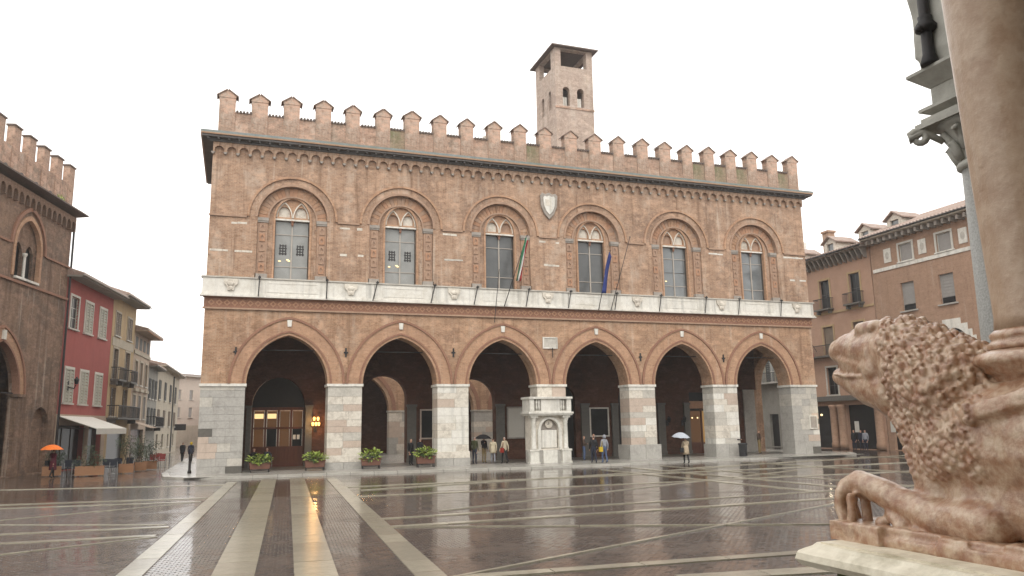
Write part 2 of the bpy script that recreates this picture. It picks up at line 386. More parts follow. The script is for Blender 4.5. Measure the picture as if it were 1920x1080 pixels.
col = mixc(nt, ramp(nt, n2.outputs['Fac'], [(0.35, 0.5), (0.5, 0.0)]), col, (0.035,0.022,0.018))
nt.links.new(col, b.inputs['Base Color'])
nt.links.new(ramp(nt, n1.outputs['Fac'], [(0.38, 0.5), (0.62, 0.3)]), b.inputs['Roughness'])
b.inputs['Coat Weight'].default_value = 1.0; b.inputs['Coat IOR'].default_value = 1.33
nt.links.new(ramp(nt, n1.outputs['Fac'], [(0.40, 0.14), (0.60, 0.03)]), b.inputs['Coat Roughness'])
hh = nd(nt, 'ShaderNodeMath', operation='MULTIPLY_ADD'); hh.inputs[1].default_value = -1.0
nt.links.new(br.outputs['Fac'], hh.inputs[0]); nt.links.new(n2.outputs['Fac'], hh.inputs[2])
bump(nt, b, hh.outputs[0], 0.55, 0.008)
n4 = nd(nt, 'ShaderNodeTexNoise', Scale=9.0, Detail=4.0, Roughness=0.6); nt.links.new(P, n4.inputs['Vector'])
hc = nd(nt, 'ShaderNodeMath', operation='MULTIPLY_ADD'); hc.inputs[1].default_value = -0.9
nt.links.new(br.outputs['Fac'], hc.inputs[0]); nt.links.new(n4.outputs['Fac'], hc.inputs[2])
bump(nt, b, hc.outputs[0], 0.16, 0.012, 'Coat Normal')
# wet pale slabs
m, nt, b = nodes('wet_slab')
tc = nd(nt, 'ShaderNodeTexCoord'); P = tc.outputs['Object']; oi = nd(nt, 'ShaderNodeObjectInfo')
n1 = nd(nt, 'ShaderNodeTexNoise', Scale=3.0, Detail=8.0, Roughness=0.7); nt.links.new(P, n1.inputs['Vector'])
col = mixc(nt, ramp(nt, n1.outputs['Fac'], [(0.35, 0.0), (0.66, 1.0)]), (0.40,0.37,0.28), (0.26,0.235,0.175))
col = mixc(nt, ramp(nt, oi.outputs['Random'], [(0.0, 0.0), (1.0, 0.6)]), col, (0.19,0.165,0.125))
nt.links.new(col, b.inputs['Base Color']); b.inputs['Roughness'].default_value = 0.45
b.inputs['Coat Weight'].default_value = 1.0; b.inputs['Coat IOR'].default_value = 1.33; b.inputs['Coat Roughness'].default_value = 0.16
n4 = nd(nt, 'ShaderNodeTexNoise', Scale=14.0, Detail=4.0); nt.links.new(P, n4.inputs['Vector'])
bump(nt, b, n4.outputs['Fac'], 0.7, 0.008, 'Coat Normal')

# ================================================================== the square
ground = MB().add([(-500,-200,0),(600,-200,0),(600,900,0),(-500,900,0)], [(0,1,2,3)]).obj('piazza_paving', 'wet_setts')
tag(ground, kind='structure')
BANDS = []
def band(p, q, w0, w1=None, step=1.3, z=0.005):
    """pale stone band of single slabs from p to q"""
    p, q = Vector(p), Vector(q); w1 = w1 or w0; z += 0.014; BANDS.append((p, q, w0))
    L = (q-p).length; d = (q-p)/L; nrm = Vector((-d.y, d.x)); n = max(1, round(L/step)); t = 0.0
    for i in range(n):
        a, c = L*i/n + 0.011, L*(i+1)/n - 0.011
        wa, wc = w0+(w1-w0)*a/L, w0+(w1-w0)*c/L; dz = random.uniform(0, 0.004)
        A, Cc = p+d*a, p+d*c; o = p+d*(a+c)/2
        top = [A-nrm*wa/2, Cc-nrm*wc/2, Cc+nrm*wc/2, A+nrm*wa/2]
        vs = [(v.x-o.x, v.y-o.y, 0) for v in top] + [(v.x-o.x, v.y-o.y, -0.05) for v in top]
        MB().add(vs, [(0,1,2,3),(7,6,5,4),(0,4,5,1),(1,5,6,2),(2,6,7,3),(3,7,4,0)]).obj('paving_slab', 'wet_slab', ground, loc=(o.x, o.y, z+dz))
# four bands leading to the first arch
band((0.10,-36.0), (1.98,-6.6), 0.46)
band((1.90,-36.0), (3.80,-5.2), 0.74)
band((3.28,-36.6), (5.20,-5.3), 0.74)
band((5.15,-37.3), (6.86,-6.2), 0.52)
# cross bands on the left of them
for p, q, w in [((-14,-4.4),(2.0,-8.55),0.42), ((-14,-13.9),(1.1,-15.9),0.36), ((-14,-15.5),(0.95,-17.5),0.36),
                ((-9,-23.8),(0.6,-17.9),0.10), ((-9,-19.9),(0.3,-24.7),0.10), ((-8,-24.6),(0.42,-25.2),0.30), ((-8,-26.6),(0.25,-27.05),0.34), ((-7,-31.2),(0.3,-27.3),0.11)]:
    band(p, q, w, step=1.6 if w > 0.2 else 2.4, z=0.005 if w > 0.2 else 0.010)
# and on the right
for p, q, w in [((5.6,-35.45),(16,-36.0),0.34), ((5.2,-35.6),(30,-23.9),0.10), ((5.5,-28.0),(17.5,-33.4),0.09), ((5.75,-28.12),(34,-26.9),0.34),
                ((5.85,-26.2),(36,-24.3),0.26), ((6.3,-18.45),(44,-18.0),0.34), ((8.0,-24.95),(30,-14.3),0.10), ((21.8,-8.0),(21.95,-25.3),0.42),
                ((24.1,-6.4),(24.08,-25.2),0.42), ((26.6,-6.2),(26.6,-24.9),0.3), ((6.6,-13.2),(52,-11.6),0.34), ((27,-9.2),(52,-3.5),0.30), ((9.0,-37.05),(13.5,-37.7),0.5), ((7,-15.4),(30,-9.2),0.12), ((33,-5.6),(33,-23.8),0.3), ((44,-4),(46,-22),0.3)]:
    band(p, q, w, step=1.7 if w > 0.2 else 2.6, z=0.015 if w > 0.2 else 0.024)

# single setts in the near part of the square, tops worn and a little uneven
m, nt, b = nodes('wet_sett_stone')
tc = nd(nt, 'ShaderNodeTexCoord'); P = tc.outputs['Object']; at_ = nd(nt, 'ShaderNodeAttribute', attribute_name='tint')
n1 = nd(nt, 'ShaderNodeTexNoise', Scale=0.6, Detail=6.0); nt.links.new(P, n1.inputs['Vector'])
n2 = nd(nt, 'ShaderNodeTexNoise', Scale=40.0, Detail=3.0); nt.links.new(P, n2.inputs['Vector'])
col = ramp(nt, at_.outputs['Fac'], [(0.0,(0.028,0.018,0.012)),(0.45,(0.058,0.035,0.021)),(0.8,(0.088,0.053,0.032)),(1.0,(0.075,0.058,0.042))])
nt.links.new(mixc(nt, ramp(nt, n2.outputs['Fac'], [(0.4,0.5),(0.6,0.0)]), col, (0.04,0.025,0.02)), b.inputs['Base Color'])
b.inputs['Roughness'].default_value = 0.45; b.inputs['Coat Weight'].default_value = 1.0; b.inputs['Coat IOR'].default_value = 1.33
nt.links.new(ramp(nt, n1.outputs['Fac'], [(0.36,0.20),(0.56,0.02)]), b.inputs['Coat Roughness'])
bump(nt, b, n2.outputs['Fac'], 0.25, 0.004); bump(nt, b, n2.outputs['Fac'], 0.10, 0.004, 'Coat Normal')
rs = random.Random(2); vs_, fs_, tint = [], [], []
ang = 0.0625; ca, sa = math.cos(ang), math.sin(ang)         # rows square to the bands
segs_ = [(p, (q-p).normalized(), (q-p).length, w) for p, q, w in BANDS]
gx, gy = 0.155, 0.105
for j in range(int(-40/gy), int(-16.5/gy)):
    for i in range(int(-12/gx), int(30/gx)):
        u, v = (i+0.5*(j % 2))*gx+rs.uniform(-.006,.006), j*gy
        x, y = u*ca+v*sa, -u*sa+v*ca
        d = y+48.8
        if not (0.34*d-0.69*d-1.5 < x-1.96 < 0.34*d+0.98*d+1.0): continue
        if any(0 < (x-p.x)*t.x+(y-p.y)*t.y < L and abs(-(x-p.x)*t.y+(y-p.y)*t.x) < w/2 for p, t, L, w in segs_): continue
        a, c = gx/2-rs.uniform(0.003,0.008), gy/2-rs.uniform(0.003,0.007); z = rs.uniform(0.0065,0.009); tx_, ty_ = rs.gauss(0,0.0055), rs.gauss(0,0.0055)
        k = len(vs_)
        for (du, dv, hh_) in ((-a,-c,0),(a,-c,0),(a,c,0),(-a,c,0),(-a*.9,-c*.86,1),(a*.9,-c*.86,1),(a*.9,c*.86,1),(-a*.9,c*.86,1)):
            vs_.append((x+du*ca+dv*sa, y-du*sa+dv*ca, (z+tx_*du+ty_*dv) if hh_ else 0.003))
        fs_ += [(k+4,k+5,k+6,k+7),(k,k+1,k+5,k+4),(k+1,k+2,k+6,k+5),(k+2,k+3,k+7,k+6),(k+3,k,k+4,k+7)]
        tint += [rs.random()]*5
mo = MB(); mo.v, mo.f = vs_, fs_
sett = mo.obj('setts', 'wet_sett_stone', ground); tag(sett, kind='stuff')
at_ = sett.data.attributes.new('tint', 'FLOAT', 'FACE'); at_.data.foreach_set('value', tint)

# raised pavement round the palace
edge = [(-2.1,30),(-2.0,3.0),(-1.6,-1.2),(-0.9,-2.4),(0.4,-3.2),(3,-3.55),(9.5,-3.95),(18.7,-4.7),(24,-4.5),(28.3,-4.0),(35,-3.4),(41.4,-2.9),(45.5,-1.9),(47.2,0.5),(47.4,30)]
def flat(pts, z0, z1, name, m, parent=None):
    n = len(pts); t = tessellate_polygon([[Vector((p[0],p[1],0)) for p in pts]])
    return MB().add([(p[0],p[1],z1) for p in pts]+[(p[0],p[1],z0) for p in pts], [tuple(f) for f in t]+[(i, i+n, (i+1) % n+n, (i+1) % n) for i in range(n)]).obj(name, m, parent)
pave = tag(flat(edge, -0.05, 0.115, 'pavement', 'pavement_stone'), kind='structure')
def offs(pts, d):
    out = []
    for i in range(len(pts)):
        a, c = Vector(pts[max(i-1,0)]), Vector(pts[min(i+1,len(pts)-1)]); t = (c-a).normalized(); out.append(Vector(pts[i])+Vector((-t.y,t.x))*d)
    return out
inner = offs(edge, 0.34); outer = offs(edge, -0.03)
for i in range(1, len(edge)-2):
    L = (Vector(edge[i+1])-Vector(edge[i])).length; n = max(1, round(L/1.4))
    for k in range(n):
        f0, f1 = k/n+0.004, (k+1)/n-0.004; h = 0.128+random.uniform(-0.003,0.003)
        q = [outer[i].lerp(outer[i+1], f0), outer[i].lerp(outer[i+1], f1), inner[i].lerp(inner[i+1], f1), inner[i].lerp(inner[i+1], f0)]
        MB().add([(v.x,v.y,h) for v in q]+[(v.x,v.y,-0.03) for v in q], [(0,1,2,3),(0,4,5,1),(1,5,6,2),(2,6,7,3),(3,7,4,0)]).obj('kerb_stone', 'kerb_stone', pave)
# slabs of the footway in front of the arches
yy = -3.3
for r in range(3):
    x = -0.5+0.4*r
    while x < 43.5:
        w = random.uniform(1.1, 1.9)
        MB().box(0, w-0.014, 0, 0.98, -0.01, 0.006+random.uniform(0,0.004)).obj('paving_slab', 'pavement_stone', pave, loc=(x, yy+r*1.0, 0.118))
        x += w
# ================================================================== the palace
pal = thing('town_palace', 'large brick palace with six pointed arches and a battlemented parapet', 'palace')
LX = 44.0
CX = [4.87+6.868*i for i in range(6)]
ZS = 5.27
# front wall above the piers with the arches cut from its lower edge and the window recesses
out = [(0,ZS)]
for c in CX: out += pointed(c, ZS, 2.4, 3.0)
out += [(LX,ZS),(LX,10.9)]
MB().plate(out+[(0,10.9)], [], 0, 1.4).obj('lower_wall', 'brick_palace', pal)
recess = [door(c, 11.6, 15.5, 2.1, roundarc(c, 15.5, 2.1, 24)) for c in CX]
MB().plate(rect(0,LX,10.9,20.2), recess, 0, 0.3).obj('upper_wall', 'brick_upper', pal)
inner = [door(c, 11.6, 15.5, 1.08, roundarc(c, 15.5, 1.08, 20, 1.42)) for c in CX]
MB().plate(rect(0.02,LX-0.02,10.9,20.15), inner, 0.302, 1.3).obj('window_wall', 'brick_upper', pal)
# sides and rear
MB().plate([(0,0.1),(7.4,0.1),(7.4,20.2),(0,20.2)], [door(4.0,0.11,5,1.9,pointed(4.0,5,1.9,2.3))], 0, 0.9).obj('side_wall', 'brick_palace', pal).matrix_local = Matrix(((0,-1,0,0.9+0.0),(1,0,0,1.4),(0,0,1,0),(0,0,0,1)))
MB().plate([(0,0.1),(7.4,0.1),(7.4,20.2),(0,20.2)], [door(3.1,0.11,5.2,2.15,pointed(3.1,5.2,2.15,2.9))], 0, 0.9).obj('side_wall', 'brick_palace', pal).matrix_local = Matrix(((0,-1,0,LX),(1,0,0,1.4),(0,0,1,0),(0,0,0,1)))
MB().plate(rect(0.9,LX-0.9,9.3,20.2), [], 7.4, 8.0).obj('rear_wall', 'brick_palace', pal)
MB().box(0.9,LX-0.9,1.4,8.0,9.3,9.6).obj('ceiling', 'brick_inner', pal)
MB().box(1.0,LX-0.9,1.3,7.4,19.9,20.1).obj('upper_ceiling', 'soffit', pal)
MB().box(1.0,LX-0.9,7.0,7.3,9.6,19.9).obj('hall_wall', 'plaster_pink', pal)
# loggia rear wall
bw = [door(4.72,0.11,4.1,1.72,roundarc(4.72,4.1,1.72,18,1.95)), door(11.85,0.11,4.6,1.6,roundarc(11.85,4.6,1.6,18)), door(18.45,0.11,4.35,1.65,roundarc(18.45,4.35,1.65,18)),
      door(25.0,0.11,4.4,1.5,roundarc(25.0,4.4,1.5,18)), door(31.7,0.11,4.4,1.5,roundarc(31.7,4.4,1.5,18)), rect(36.6,40.2,0.11,5.0)]
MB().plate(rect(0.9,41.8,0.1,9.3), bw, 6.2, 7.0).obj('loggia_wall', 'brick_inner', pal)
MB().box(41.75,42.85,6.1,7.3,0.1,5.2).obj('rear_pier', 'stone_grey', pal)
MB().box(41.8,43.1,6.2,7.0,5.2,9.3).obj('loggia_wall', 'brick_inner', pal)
for x0, x1 in [(2.68,2.98),(6.48,6.93),(13.48,14.12),(20.12,20.75),(26.95,27.62),(29.55,30.1),(33.6,34.25),(36.0,36.52)]:
    p = MB().box(x0,x1,6.05,6.2,0.11,4.0).box(x0-0.05,x1+0.05,6.0,6.2,4.0,4.16).box(x0-0.04,x1+0.04,6.01,6.2,0.11,0.4).obj('pilaster', 'stone_dark', pal)
for c, z, h in [(25.0,4.4,1.5),(31.7,4.4,1.5)]:
    d = MB().plate(door(c,0.11,z,1.5,roundarc(c,z,1.5,18)), [], 6.6, 6.7).obj('dark_door', 'door_black', pal)
    for s in (-1,1):
        for zz in (0.5,2.0): MB().box(c+s*0.75-0.5,c+s*0.75+0.5,6.57,6.6,zz,zz+1.2).obj('door_panel', 'door_black', d)
MB().box(1.0,43.0,1.42,6.19,0.10,0.128).obj('loggia_floor', 'loggia_floor', pal)
for x, z in [(1.85,7.15),(8.3,7.2),(15.2,7.3),(28.9,7.2),(35.8,7.2)]: MB().box(x-0.05,x+0.05,-0.05,0,z-0.28,z+0.28).box(x-0.13,x+0.13,-0.06,-0.002,z-0.05,z+0.05).obj('tie_plate', 'iron', pal)
# glazed wooden entrance in the first bay
dr = MB().box(3.02,6.42,6.45,6.6,3.85,4.05).obj('glazed_entrance', 'door_wood', pal)
MB().plate([(4.72-1.7,4.05)]+roundarc(4.72,4.1,1.7,18,1.93)+[(4.72+1.7,4.05)], [], 6.5, 6.6).obj('lunette', 'door_black', dr)
for k in range(5): MB().box(3.02+k*0.83,3.02+k*0.83+(0.14 if k<4 else 0.08),6.42,6.62,0.11,3.85).obj('door_post', 'door_wood', dr)
for k in range(4):
    x = 3.16+k*0.83
    if k < 2: MB().box(x+0.05,x+0.62,6.484,6.496,3.3,3.62).obj('lit_pane', 'window_glow', dr)
    for z0, z1, mm in [(2.72,3.78,'window_glow_dim'), (1.45,2.6,'window_glow_dim' if k in (0,2) else 'glass_black')]:
        MB().box(x+0.03,x+0.66,6.5,6.53,z0,z1).obj('pane', mm, dr)
    MB().box(x,x+0.69,6.46,6.58,2.6,2.72).box(x,x+0.69,6.46,6.58,0.11,1.45).obj('door_rail', 'door_wood', dr)
for x in (5.72,5.98): MB().box(x,x+0.18,6.44,6.45,1.9,2.2).obj('paper_notice', 'stone_white', dr)
# lit shop in the fifth bay
sh_ = MB().box(36.6,40.2,6.5,6.6,3.7,4.3).obj('shop_front', 'terracotta_orange', pal)
for k in range(4): MB().box(36.62+k*1.17,36.72+k*1.17,6.45,6.62,0.11,3.7).obj('door_post', 'door_wood', sh_)
MB().box(36.6,40.2,6.7,6.8,0.11,5.0).obj('shop_back', 'door_black', sh_)
for k in range(3):
    MB().box(36.74+k*1.17,37.78+k*1.17,6.55,6.58,1.0,3.5).obj('pane', ['window_glow_dim','shop_glow','window_glow_dim'][k], sh_)
    MB().box(36.74+k*1.17,37.78+k*1.17,6.5,6.6,0.11,1.0).obj('door_rail', 'door_wood', sh_)
for c in CX:
    MB().tube([(c-2.45,0.7,7.35),(c+2.45,0.7,7.35)], 0.035, 6).obj('tie_rod', 'iron', pal)
# arch rings
for c in CX:
    n = 18
    a = MB().strip(pointed(c,ZS,3.26,3.92,n), pointed(c,ZS,2.62,3.22,n), -0.05, 0.1).obj('arch_ring', 'brick_ring', pal)
    MB().strip(pointed(c,ZS,3.40,4.06,n), pointed(c,ZS,3.26,3.92,n), -0.12, 0.1).obj('arch_moulding', 'terracotta', a)
    MB().strip(pointed(c,ZS,2.62,3.22,n), pointed(c,ZS,2.50,3.10,n), -0.09, 0.1).obj('arch_moulding', 'terracotta', a)
    MB().strip(pointed(c,ZS,2.50,3.10,n), pointed(c,ZS,2.36,2.94,n), -0.03, 0.25).obj('arch_moulding', 'brick_ring', a)
    MB().plate([(c-0.11,8.72),(c+0.11,8.72),(c+0.14,9.12),(c-0.14,9.12)], [], -0.13, 0.0).obj('keystone', 'stone_white', a)
# piers of cut stone
pier_x = [(0.0,2.47)] + [(CX[i]+2.4, CX[i+1]-2.4) for i in range(5)] + [(CX[5]+2.4, LX)]
mixes = [['stone_grey']*7+['stone_pale']*2, ['stone_pale','stone_cream','stone_rose','stone_cream','stone_pale'], ['stone_cream','stone_white','stone_white','stone_rose','stone_cream'],
         ['stone_cream','stone_rose','stone_pale'], ['stone_cream','stone_pale','stone_white','stone_rose'], ['stone_cream','stone_white','stone_rose','stone_pale','stone_cream'], ['stone_grey','stone_grey','stone_pale']]
rnd = random.Random(3)
for i, (x0, x1) in enumerate(pier_x):
    pr = MB().box(x0+0.03,x1-0.03,0.03,1.37,0.1,ZS-0.16).obj('pier', 'mortar', pal)
    MB().box(x0-0.07,x1+0.07,-0.08,1.47,ZS-0.16,ZS).obj('impost', 'stone_white', pr)
    z = 0.1; row = 0
    plinth = {4:1.12, 5:1.02, 6:0.0, 1:0.95, 2:1.0, 3:1.0, 0:0.0}[i]
    if plinth:
        g = 0.20 if i == 4 else 0.09
        top = 0.0 if i in (4,5) else 0.42
        k = 2
        for s in range(k):
            MB().box(x0-g+(x1-x0+2*g)*s/k+0.006, x0-g+(x1-x0+2*g)*(s+1)/k-0.006, -g, 1.4+g, 0.1, plinth-top).obj('ashlar_block', 'stone_grey', pr, bevel=0.02)
        if top: MB().box(x0-0.06,x1+0.06,-0.06,1.46,plinth-top+0.01,plinth).obj('ashlar_block', 'stone_cream', pr, bevel=0.015)
        z = plinth
    while z < ZS-0.17:
        h = min(rnd.uniform(0.36,0.56), ZS-0.16-z)
        if ZS-0.16-z-h < 0.2: h = ZS-0.16-z
        k = 3 if i in (0,6) else 2
        cuts = [x0]+sorted(x0+(x1-x0)*((s+1)/k+rnd.uniform(-0.13,0.13)) for s in range(k-1))+[x1]
        if k == 2 and rnd.random() < 0.3: cuts = [x0,x1]
        for s in range(len(cuts)-1):
            mm = rnd.choice(mixes[i])
            if i == 0 and s == 0: mm = 'stone_rose' if 0.7 < z < 1.9 else ('stone_dark' if z < 0.5 or 2.0 < z < 2.6 else mm)
            if i == 6 and s == len(cuts)-2 and 1.0 < z < 3.0: mm = rnd.choice(['stone_rose','stone_white','stone_dark'])
            if i in (0,6) and z < 0.4: mm = 'stone_dark' if rnd.random() < 0.5 else 'stone_grey'
            pz = rnd.uniform(0,0.014)
            MB().box(cuts[s]+0.006,cuts[s+1]-0.006,-pz,1.4,z+0.006,z+h-0.006).obj('ashlar_block', mm, pr)
        z += h; row += 1
# frieze of terracotta lozenges
fr = MB().box(-0.06,LX+0.06,-0.06,0,9.78,10.40).obj('frieze', 'terracotta', pal)
MB().box(-0.12,LX+0.12,-0.12,-0.06,9.68,9.78).obj('frieze_moulding', 'terracotta_pale', fr)
MB().box(-0.12,LX+0.12,-0.13,-0.06,10.36,10.42).obj('frieze_moulding', 'terracotta', fr)
loz = MB().plate([(-0.2,0),(0,-0.2),(0.2,0),(0,0.2)], [[(-0.1,0),(0,0.1),(0.1,0),(0,-0.1)]], -0.03, 0.0).mesh('frieze_tile', 'terracotta_orange')
k = 0; x = 0.35
while x < LX: link('frieze_tile', loz, fr, (x,-0.062,10.07)); x += 0.44
# white parapet course
MB().box(-0.30,LX+0.30,-0.36,0,10.42,10.52).box(-0.24,LX+0.24,-0.30,0,10.52,10.62).obj('cornice', 'stone_white', pal)
rods = [3.0,7.0,10.0,13.75,16.65,20.3,23.4,26.95,30.5,34.3,37.2,41.0]
px = [-0.2]+rods+[LX+0.2]
for i in range(13):
    a, c = px[i]+0.012, px[i+1]-0.012
    p = MB().box(a,c,-0.22,-0.002,10.62,11.56).obj('parapet_panel', 'stone_white', pal, bevel=0.015)
    mid = (a+c)/2
    if i % 2 == 0:
        MB().plate([(mid-0.42,11.48),(mid-0.38,11.2),(mid-0.22,11.05),(mid-0.16,10.8),(mid+0.16,10.8),(mid+0.22,11.05),(mid+0.38,11.2),(mid+0.42,11.48)], [], -0.33, -0.22).ball((mid,-0.33,11.2),(0.22,0.07,0.16)).ball((mid,-0.32,10.95),(0.13,0.06,0.14)).obj('carved_console', 'stone_cream', p)
    else:
        a2, c2 = a+0.5, c-0.5
        MB().plate(rect(a2,c2,10.76,11.4), [rect(a2+0.09,c2-0.09,10.85,11.31)[::-1]], -0.238, -0.22).obj('panel_moulding', 'stone_white', p)
MB().box(-0.27,LX+0.27,-0.29,0.29,11.56,11.64).obj('coping', 'stone_pale', pal)
for i, x in enumerate(rods):
    lean = 0.02 if i < 2 else 0.16
    MB().tube([(x-lean,-0.5,10.45),(x,-0.42,11.1),(x+lean,-0.34,11.75)], 0.036, 6).box(x-0.08+lean,x+0.08+lean,-0.4,-0.2,11.62,11.70).obj('iron_bracket', 'iron', pal)
# windows
for i, c in enumerate(CX):
    n = 26; zs = 15.5
    w = MB().strip(roundarc(c,zs,2.74,n), roundarc(c,zs,2.60,n), -0.10, 0.0).obj('window', 'brick_ring', pal)
    MB().strip(roundarc(c,zs,2.24,n), roundarc(c,zs,2.10,n), -0.07, 0.05).obj('arch_moulding', 'terracotta_pale', w)
    # voussoir blocks of the orange arch
    m = 22
    for k in range(m):
        a0, a1 = math.pi*k/m+0.006, math.pi*(k+1)/m-0.006
        pts = [(c-2.06*math.cos(a0),zs+2.06*math.sin(a0)),(c-2.06*math.cos(a1),zs+2.06*math.sin(a1)),(c-1.52*math.cos(a1),zs+1.52*math.sin(a1)),(c-1.52*math.cos(a0),zs+1.52*math.sin(a0))]
        MB().plate(pts, [], 0.26-0.02*rnd.random(), 0.31).obj('voussoir', rnd.choice(['terracotta_orange','brick_ring','terracotta_pale','brick_ring','terracotta_pale']), w)
    MB().strip(roundarc(c,zs,1.52,n), roundarc(c,zs,1.42,n), 0.16, 0.31).obj('arch_moulding', 'terracotta_pale', w)
    MB().strip([(c-1.16,11.64)]+roundarc(c,zs,1.16,n,1.5)+[(c+1.16,11.64)], [(c-1.04,11.64)]+roundarc(c,zs,1.04,n,1.36)+[(c+1.04,11.64)], 0.22, 0.5).obj('jamb', 'brick_ring', w)
    for s in (-1,1):
        x0, x1 = sorted((c+s*1.50, c+s*2.08))
        p = MB().box(x0,x1,0.12,0.31,11.95,15.3).obj('pilaster', 'terracotta_pale', w)
        MB().box(x0-0.06,x1+0.06,0.02,0.31,15.3,15.5).box(x0-0.04,x1+0.04,0.06,0.31,15.2,15.3).box(x0-0.07,x1+0.07,0.0,0.31,11.64,11.95).obj('pilaster_cap', 'stone_side', p)
        for k in range(5):
            zz = 12.1+k*0.63; xm = (x0+x1)/2
            MB().plate([(xm-0.17,zz),(xm+0.17,zz),(xm+0.17,zz+0.5),(xm-0.17,zz+0.5)], [[(xm,zz+0.08),(xm-0.1,zz+0.25),(xm,zz+0.42),(xm+0.1,zz+0.25)]], 0.07, 0.12).obj('carved_tile', 'terracotta_pale' if (k+i) % 3 else 'terracotta_orange', p)
    # tracery head
    za = 15.58
    lob = []
    for s in (-1,1):
        cc = c+s*0.5
        lob.append([(cc-0.34,za+0.12)]+roundarc(cc,za+0.42,0.34,10,0.38)+[(cc+0.34,za+0.12)])
    tym = MB().plate([(c-1.05,za)]+roundarc(c,zs+0.08,1.05,20,1.33)[1:-1]+[(c+1.05,za)], lob, 0.42, 0.6).obj('tracery', 'brick_ring', w)
    MB().box(c-1.1,c+1.1,0.36,0.62,za-0.1,za).obj('transom', 'stone_white', w)
    for s in (-1,1):
        cc = c+s*0.5
        arc = pointed(cc, za+0.08, 0.5, 1.02, 8)
        arc2 = pointed(cc, za+0.08, 0.43, 0.93, 8)
        MB().strip(arc, arc2, 0.36, 0.42).obj('tracery_rib', 'stone_cream', w)
        MB().plate(lob[0 if s < 0 else 1], [], 0.56, 0.59).obj('tracery_infill', 'stone_cream' if (i+s) % 3 else 'terracotta_pale', w)
    MB().lathe([(0.02,-0.34),(0.08,-0.22),(0.06,-0.14),(0.14,-0.02),(0.14,0.0)], (c,0.45,za-0.1), 8).obj('pendant', 'terracotta', w)
    # glazing: two lights of four panes
    gl = ['glass_curtain','glass_curtain','glass_mesh','glass_mesh','glass_clear','glass_clear'][i]
    rows = [11.66,12.55,13.55,14.6,15.46]
    for s in (0,1):
        for k in range(4):
            if k == 1 and i != 4: continue
            z0 = rows[k]; z1 = rows[k+1]
            if k == 2 and i != 4: z0 = rows[1]
            MB().box(c-0.99+s*1.01,c-0.03+s*1.01,0.60,0.615,z0+0.02,z1-0.02).obj('pane', gl, w)
    MB().box(c-0.04,c+0.04,0.54,0.62,11.64,15.48).obj('mullion', 'frame_grey', w)
    for z in (12.53,14.58): MB().box(c-1.04,c+1.04,0.56,0.62,z,z+0.045).obj('glazing_bar', 'frame_grey', w)
    for s in (-1,1): MB().box(c+s*1.04-0.035,c+s*1.04+0.035,0.54,0.62,11.64,15.48).obj('window_frame', 'frame_dark', w)
    if i < 2:   # dark monogram stencils
        for s in (-1,1):
            cc = c+s*0.52
            mg = MB()
            for q in range(4): mg.box(cc-0.24+0.03*(q % 2),cc+0.24-0.03*(q % 2),0.590,0.598,13.35+q*0.17,13.35+q*0.17+0.07)
            for q in (-0.17,0.0,0.17): mg.box(cc+q-0.035,cc+q+0.035,0.582,0.589,13.3,13.98)
            mg.obj('window_emblem', 'iron', w)
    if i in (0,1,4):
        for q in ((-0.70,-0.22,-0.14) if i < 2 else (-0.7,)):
            MB().ball((c+q,0.55,12.95+0.05*math.sin(q*20)),(0.085,0.02,0.04)).obj('lamp_glint', 'lamp_white', w)  # glowing blobs on the glass stand for lamp reflections
# string course joining the hoods
segs = [(-0.04,CX[0]-2.74)]+[(CX[i]+2.74,CX[i+1]-2.74) for i in range(5)]+[(CX[5]+2.74,LX+0.04)]
for a, c in segs: MB().box(a,c,-0.09,0,15.40,15.50).obj('string_course', 'terracotta_pale', pal)
# pale repair bands of stone in the brickwork
for a, c, z, m in [(0.1,2.3,14.95,'stone_cream'),(0.1,2.55,13.2,'stone_cream'),(7.75,9.2,15.05,'stone_cream'),(7.8,9.3,13.3,'stone_cream'),(14.5,15.6,15.1,'stone_cream'),(14.6,15.9,13.4,'stone_pale'),(21.4,22.9,15.05,'stone_cream'),(21.4,23.0,13.4,'stone_cream'),(35.1,36.5,15.0,'stone_white'),(35.2,36.6,13.25,'stone_white'),(41.9,43.8,15.1,'stone_white'),(41.9,43.9,13.3,'stone_white')]:
    x = a
    while x < c-0.15:
        w_ = min(rnd.uniform(0.3,0.8), c-x)
        if rnd.random() < 0.82: MB().box(x,x+w_-0.02,-0.012,0.05,z+rnd.uniform(0,0.04),z+0.17-rnd.uniform(0,0.05)).obj('stone_insert', m, pal)
        x += w_
# hanging arches under the eave
na = 61; pitch_ = LX/na
cor = MB().plate([(-pitch_/2,0.62),(-pitch_/2,0.0),(-pitch_/2+0.09,0.0),(-pitch_/2+0.1,0.14)]+roundarc(0,0.14,pitch_/2-0.1,10,0.24)[1:-1]+[(pitch_/2-0.1,0.14),(pitch_/2-0.09,0.0),(pitch_/2,0.0),(pitch_/2,0.62)], [], -0.2, 0.0)
corm = cor.mesh('corbel_arch', 'brick_upper')
bl = MB().plate([(-0.11,0.0),(-0.05,-0.13),(0.05,-0.13),(0.11,0.0)], [], -0.21, 0.0).mesh('corbel', 'stone_side')
for i in range(na):
    o = link('corbel_arch', corm, pal, ((i+0.5)*pitch_, -0.001, 19.40))
    link('corbel', bl, o, (-pitch_/2, 0, 0))
